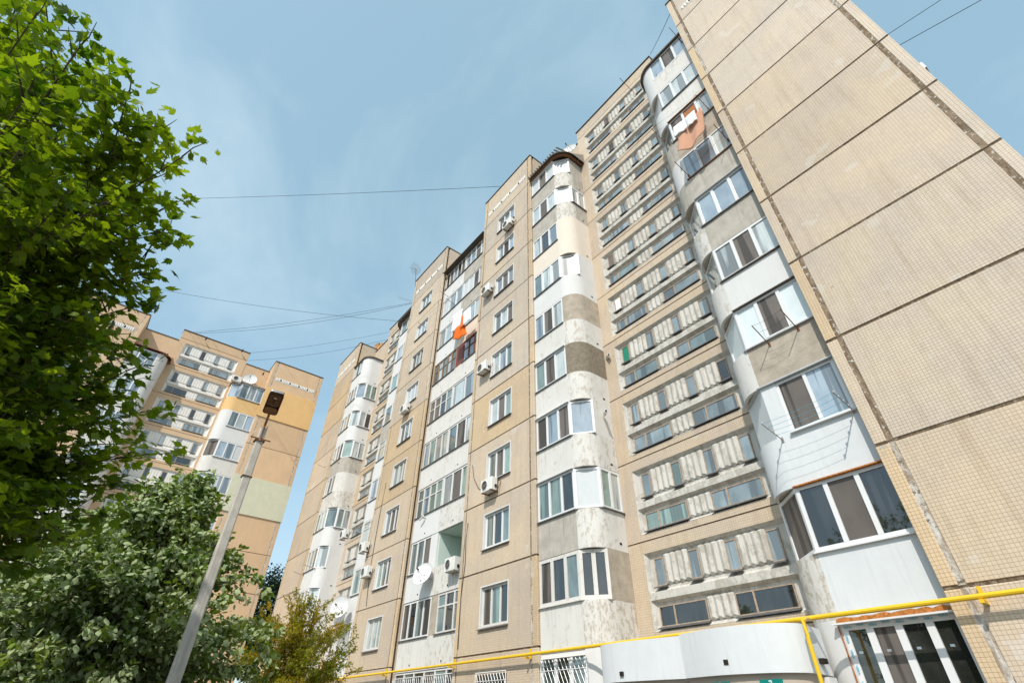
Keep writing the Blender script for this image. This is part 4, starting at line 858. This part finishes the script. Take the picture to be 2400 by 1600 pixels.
OV = ([(0, -.05, 0), (.32, .25, -.06), (.30, .6, -.08), (0, 1., -.16), (-.30, .6, -.08), (-.32, .25, -.06), (0, .45, .03)], [(0, 1, 6), (1, 2, 6), (2, 3, 6), (3, 4, 6), (4, 5, 6), (5, 0, 6)])
SM = ([(0, 0, 0), (.3, .5, .06), (0, 1, -.08), (-.3, .5, .06)], [(0, 1, 2), (0, 2, 3)])
def limbs(base_, tgts, r0, top, seed):
    rr2 = random.Random(seed); out = MB()
    for c, rr_ in tgts:
        c = Vector(c); hgt = min(max(base_.z+.3*(c.z-base_.z), base_.z+.25*(top-base_.z)), top); s = Vector((base_.x+rr2.uniform(-.05, .05), base_.y+rr2.uniform(-.05, .05), hgt))
        m1 = s.lerp(c, .35)+Vector((rr2.uniform(-.15, .15), rr2.uniform(-.15, .15), rr2.uniform(0, .25))); m2 = s.lerp(c, .7)+Vector((rr2.uniform(-.2, .2), rr2.uniform(-.2, .2), rr2.uniform(-.05, .25)))
        out.tube([s, m1, m2, c], rr_, 5, rr_*.22, cap=False)
    return out
def tree(name, label, base_, trunk_r, top, clump_c, leaf_n, rad_c, size, tpl, mat, br=70, keep=None, spread=.9, upb=1., droop=.25, brr=.035, single=0, grp=None, flat=.55, ctr=None):
    t = empty(name, (base_.x, base_.y, 0), label, 'tree', grp)
    add('trunk', MB().tube([(base_.x, base_.y, -.1), (base_.x+.04, base_.y+.03, top*.35), (base_.x-.05, base_.y, top*.7), (base_.x, base_.y+.05, top)], trunk_r, 9, trunk_r*.3), 'bark', t, True)
    cc = np.array(clump_c); ids = NR.permutation(len(cc))[:br]
    add('branches', limbs(Vector((base_.x, base_.y, top*.18)), [(cc[i], brr*NR.uniform(.6, 1.3)) for i in ids], trunk_r, top*.92, 3), 'bark', t)
    ax = NR.normal(size=(len(cc), 3)); ax[:, 2] *= .3
    pts = cc[:, None, :] + NR.normal(size=(len(cc), leaf_n, 3))*rad_c*np.array([1, 1, flat]) + ax[:, None, :]*NR.normal(size=(len(cc), leaf_n, 1))*rad_c*.7
    tn = np.clip(np.repeat(NR.uniform(0, 1, len(cc)), leaf_n)*.65+NR.uniform(0, .35, len(cc)*leaf_n), 0, 1); pts = pts.reshape(-1, 3)
    if keep is not None: k_ = keep(pts); pts = pts[k_]; tn = tn[k_]
    c0 = np.array(ctr if ctr is not None else cc.mean(0)); out = pts-c0; out /= np.linalg.norm(out, axis=1)[:, None]+1e-6
    if single:
        u, v, f = pxn(pts); inside = f & (u > 0) & (u < 2400) & (v > 0) & (v < 1600); d = np.linalg.norm(pts-np.array([0, 0, 1.6]), axis=1)+np.where(inside, 0, 1e3); o_ = np.argsort(d); near, rest = o_[:single], o_[single:]
    else: rest = np.arange(len(pts))
    cr = place('crown', leaf_mesh(name+'_leaves', pts[rest], size, *tpl, mat, upb, spread, droop, tn[rest], out[rest]), t, (0, 0, 0)); cr['kind'] = 'stuff'
    if single:
        lm = leaf_mesh('leaf', np.zeros((1, 3)), size, *tpl, mat, 3., .0, 0, np.array([.6])); 
        for i in near:
            o = place('leaf', lm, cr, Vector(pts[i])); o.rotation_euler = (NR.normal()*.55, NR.normal()*.55, NR.uniform(0, 6.28)); s_ = NR.uniform(.75, 1.2); o.scale = (s_,)*3
    return t
def sprays(base_, top, tips, twn, lfn, tw_len, lat, r0, seed, start=.35, rise=.12, flat=.05, jit=.35, zdir=0.):
    """limbs from the trunk to each tip, side twigs along them, leaves in flat sprays along the twigs"""
    g_ = np.random.default_rng(seed); mb = MB(); pts = []; outs = []; tn = []
    for tp in tips:
        tp = np.array(tp); hz = min(max(base_[2]+.35*(tp[2]-base_[2]), top*.22), top*.9); s0 = np.array([base_[0], base_[1], hz])
        L = np.linalg.norm(tp-s0); bend = g_.normal(size=3)*L*.05; bend[2] += L*rise
        P = lambda f: s0*(1-f)+tp*f+bend*4*f*(1-f)
        mb.tube([Vector(P(f)) for f in (0, .25, .5, .75, 1)], r0*(.5+L*.14), 5, .006, cap=False)
        base_t = g_.uniform(0, .75)
        for k_ in range(twn):
            f = start+(1-start)*(k_+g_.uniform(0, 1))/twn; o = P(f); d = P(min(1, f+.05))-P(f-.05); d /= np.linalg.norm(d)+1e-6
            sd = np.cross(d, [0, 0, 1]); sd /= np.linalg.norm(sd)+1e-6; sg = 1 if k_ % 2 else -1
            if k_ == twn-1: tw = d
            else: tw = d*g_.uniform(.3, .9)+sd*sg*g_.uniform(.35, 1.)+g_.normal(size=3)*jit*np.array([1, 1, .7]); tw[2] += zdir
            tw /= np.linalg.norm(tw); l = tw_len*g_.uniform(.6, 1.2)*(1.15-.55*f)
            e = o+tw*l; e[2] -= .05*l
            mb.tube([Vector(o), Vector((o+e)/2+g_.normal(size=3)*.02), Vector(e)], .009, 3, .003, cap=False)
            n = max(3, int(lfn*l/tw_len)); t = g_.uniform(.12, 1.06, n)[:, None]; q2 = np.cross(tw, [0, 0, 1]); q2 /= np.linalg.norm(q2)+1e-6
            pp = o+(e-o)*t+q2*g_.normal(size=(n, 1))*lat*(1.15-.6*t)+np.array([0, 0, 1])*g_.normal(size=(n, 1))*flat
            pts.append(pp); outs.append(np.repeat(tw[None]*.6, n, 0)+np.sign(g_.normal(size=(n, 1)))*q2*.5); tn.append(np.clip(base_t+g_.uniform(0, .35, n)*g_.uniform(.4, 1), 0, 1))
    return mb, np.concatenate(pts), np.concatenate(outs), np.concatenate(tn)
def tree2(name, label, base_, trunk_r, top, tips, sp_, size, tpl, mat, spread, upb, droop, single=0, keep=None):
    t = empty(name, (base_[0], base_[1], 0), label, 'tree')
    add('trunk', MB().tube([(base_[0], base_[1], -.1), (base_[0]+.04, base_[1]+.03, top*.35), (base_[0]-.05, base_[1], top*.7), (base_[0], base_[1]+.05, top)], trunk_r, 9, trunk_r*.25), 'bark', t, True)
    mb, pts, out, tn = sprays((base_[0], base_[1], top*.15), top, tips, *sp_); add('branches', mb, 'bark', t)
    if keep is not None: k_ = keep(pts); pts, out, tn = pts[k_], out[k_], tn[k_]
    rest = np.arange(len(pts))
    if single:
        u, v, f = pxn(pts); inside = f & (u > 0) & (u < 2400) & (v > 0) & (v < 1600); d = np.linalg.norm(pts-np.array([0, 0, 1.6]), axis=1)+np.where(inside, 0, 1e3); o_ = np.argsort(d); near, rest = o_[:single], o_[single:]
    cr = place('crown', leaf_mesh(name+'_leaves', pts[rest], size, *tpl, mat, upb, spread, droop, tn[rest], out[rest]), t, (0, 0, 0)); cr['kind'] = 'stuff'
    if single:
        lms = [leaf_mesh('leaf', np.zeros((1, 3)), size, *tpl, mat, 3., .0, 0, np.array([x])) for x in (.25, .5, .75, .95)]
        for i_ in near:
            o = place('leaf', lms[int(NR.integers(4))], cr, Vector(pts[i_])); o.rotation_euler = (NR.normal()*.5, NR.normal()*.5, NR.uniform(0, 6.28)); s_ = NR.uniform(.7, 1.2); o.scale = (s_,)*3
    return t
# maple in front, at the left
bx = np.array([-300, -60, 0, 60, 100, 170, 215, 300, 365, 420, 500, 560, 640, 720, 790, 850, 900, 960, 1010, 1060, 1100, 1150, 1200, 1250, 1300, 1350, 1420])
by = np.array([900, 260, 130, 155, 240, 215, 345, 385, 478, 385, 432, 405, 388, 362, 305, 345, 352, 382, 330, 405, 305, 312, 250, 205, 135, 55, -60])
def keepm(p, sl=0.):
    u, v, f = pxn(p); lim = np.interp(v, bx, by); return (~f) | (u < lim+sl+NR.normal(size=len(p))*7) & (v < 1420)
C0 = np.array([-7.5, -1.6, 7.3]); RR = np.array([3.6, 3.8, 5.9])
q = NR.normal(size=(900, 3)); q /= np.linalg.norm(q, axis=1)[:, None]; q *= NR.uniform(.55, 1., (900, 1))
tp_ = C0+q*RR; tp_ = tp_[tp_[:, 2] > 2.2]; tp_ = tp_[keepm(tp_, -130)][:135]
sil = [CAMP+ray(u_-42, v_).normalized()*d_ for (u_, v_, d_) in ((130, 30, 7.6), (240, 95, 7.0), (200, 150, 7.6), (345, 212, 6.6), (300, 170, 7.2), (290, 290, 6.9), (472, 366, 6.4), (395, 330, 7.0), (330, 420, 7.3), (425, 490, 6.6), (428, 535, 7.), (330, 560, 6.6), (385, 640, 6.8), (280, 660, 7.2), (365, 715, 7.2), (300, 785, 6.8), (220, 740, 6.4), (345, 865, 7.2), (300, 930, 7.5), (375, 965, 7.6), (402, 1062, 7.2), (290, 1040, 7.4), (310, 1135, 7.6), (250, 1205, 7.2), (190, 1260, 7.4), (110, 1320, 7.), (150, 1150, 6.8), (90, 1210, 6.6), (60, 1000, 6.2), (150, 870, 6.3), (60, 700, 6.), (180, 480, 6.2), (90, 350, 6.2), (120, 200, 6.5))]
M_['maple'] = leafmat('maple_leaf', (.032, .08, .004), (.205, .275, .010), None, .42)
tree2('maple_tree', 'bright green maple with lobed leaves filling one side in front', (-8.2, -2.6), .19, 10, [tuple(x) for x in sil]+[tuple(x) for x in tp_], (15, 27, .62, .15, .016, 5, .40, .1), .165, maple_t(), M_['maple'], .5, 1.0, .25, 300, lambda p: keepm(p, 80))
# linden behind the lamp post
n_ = 200; zz = np.linspace(1.6, 6.75, n_); rr3 = np.interp(zz, [1.3, 2, 3, 4, 5, 6, 6.8], [3.0, 3.9, 3.8, 3.0, 2.0, 1.0, .15])*NR.uniform(.72, 1.08, n_); an_ = NR.uniform(0, 2*np.pi, n_)
tp_ = np.stack([-15.6+rr3*np.cos(an_), np.interp(zz, [2, 4.5, 6.8], [.55, .8, 1.15])+rr3*np.sin(an_), zz+.1], 1)
M_['linden'] = leafmat('linden_leaf', (.032, .075, .008), (.19, .255, .03), (.34, .40, .20), .25, .5, .3)
tree2('linden_tree', 'leafy linden with pale leaf undersides behind the lamp pole', (-15.6, 1.15), .17, 6.4, [tuple(x) for x in tp_], (13, 27, .55, .13, .014, 8, .22, .18, .07), .135, OV, M_['linden'], .75, .75, .55)
# thin yellow-green tree by the facade
q = NR.normal(size=(160, 3)); q /= np.linalg.norm(q, axis=1)[:, None]; q *= NR.uniform(.55, 1., (160, 1)); tp_ = np.array([-20.9, 6.7, 3.6])+q*np.array([2.5, 2.6, 2.3]); tp_ = tp_[tp_[:, 2] > 1.6]
u, v, f = pxn(tp_); lim = np.interp(v, [1330, 1400, 1450, 1500, 1540, 1600], [720, 800, 815, 830, 860, 840]); tp_ = tp_[u < lim][:85]
M_['plum'] = leafmat('young_leaf', (.11, .17, .006), (.36, .235, .012), None, .4)
tree2('fruit_tree', 'thin yellow-green and reddish tree in front of the far balconies', (-20.9, 6.7), .1, 4.6, [tuple(x) for x in tp_], (14, 42, .55, .06, .012, 9, .28, .1, .05, .4, .3), .085, SM, M_['plum'], 1.1, .4, .1)
# dark evergreen seen through the gap between the blocks
q = NR.normal(size=(500, 3)); q /= np.linalg.norm(q, axis=1)[:, None]; q *= NR.uniform(.3, 1., (500, 1))**.5; cl_ = np.array([-62, 16.0, 10.])+q*np.array([2.6, 2.0, 5.])
M_['ever'] = leafmat('evergreen_leaf', (.02, .045, .012), (.04, .075, .02), None, .15)
tree('evergreen_tree', 'dark evergreen seen in the gap between the two blocks', Vector((-62, 16., 0)), .25, 13, cl_, 22, .5, .22, OV, M_['ever'], 30, None, 1.2, .5, .2, .05, 0)
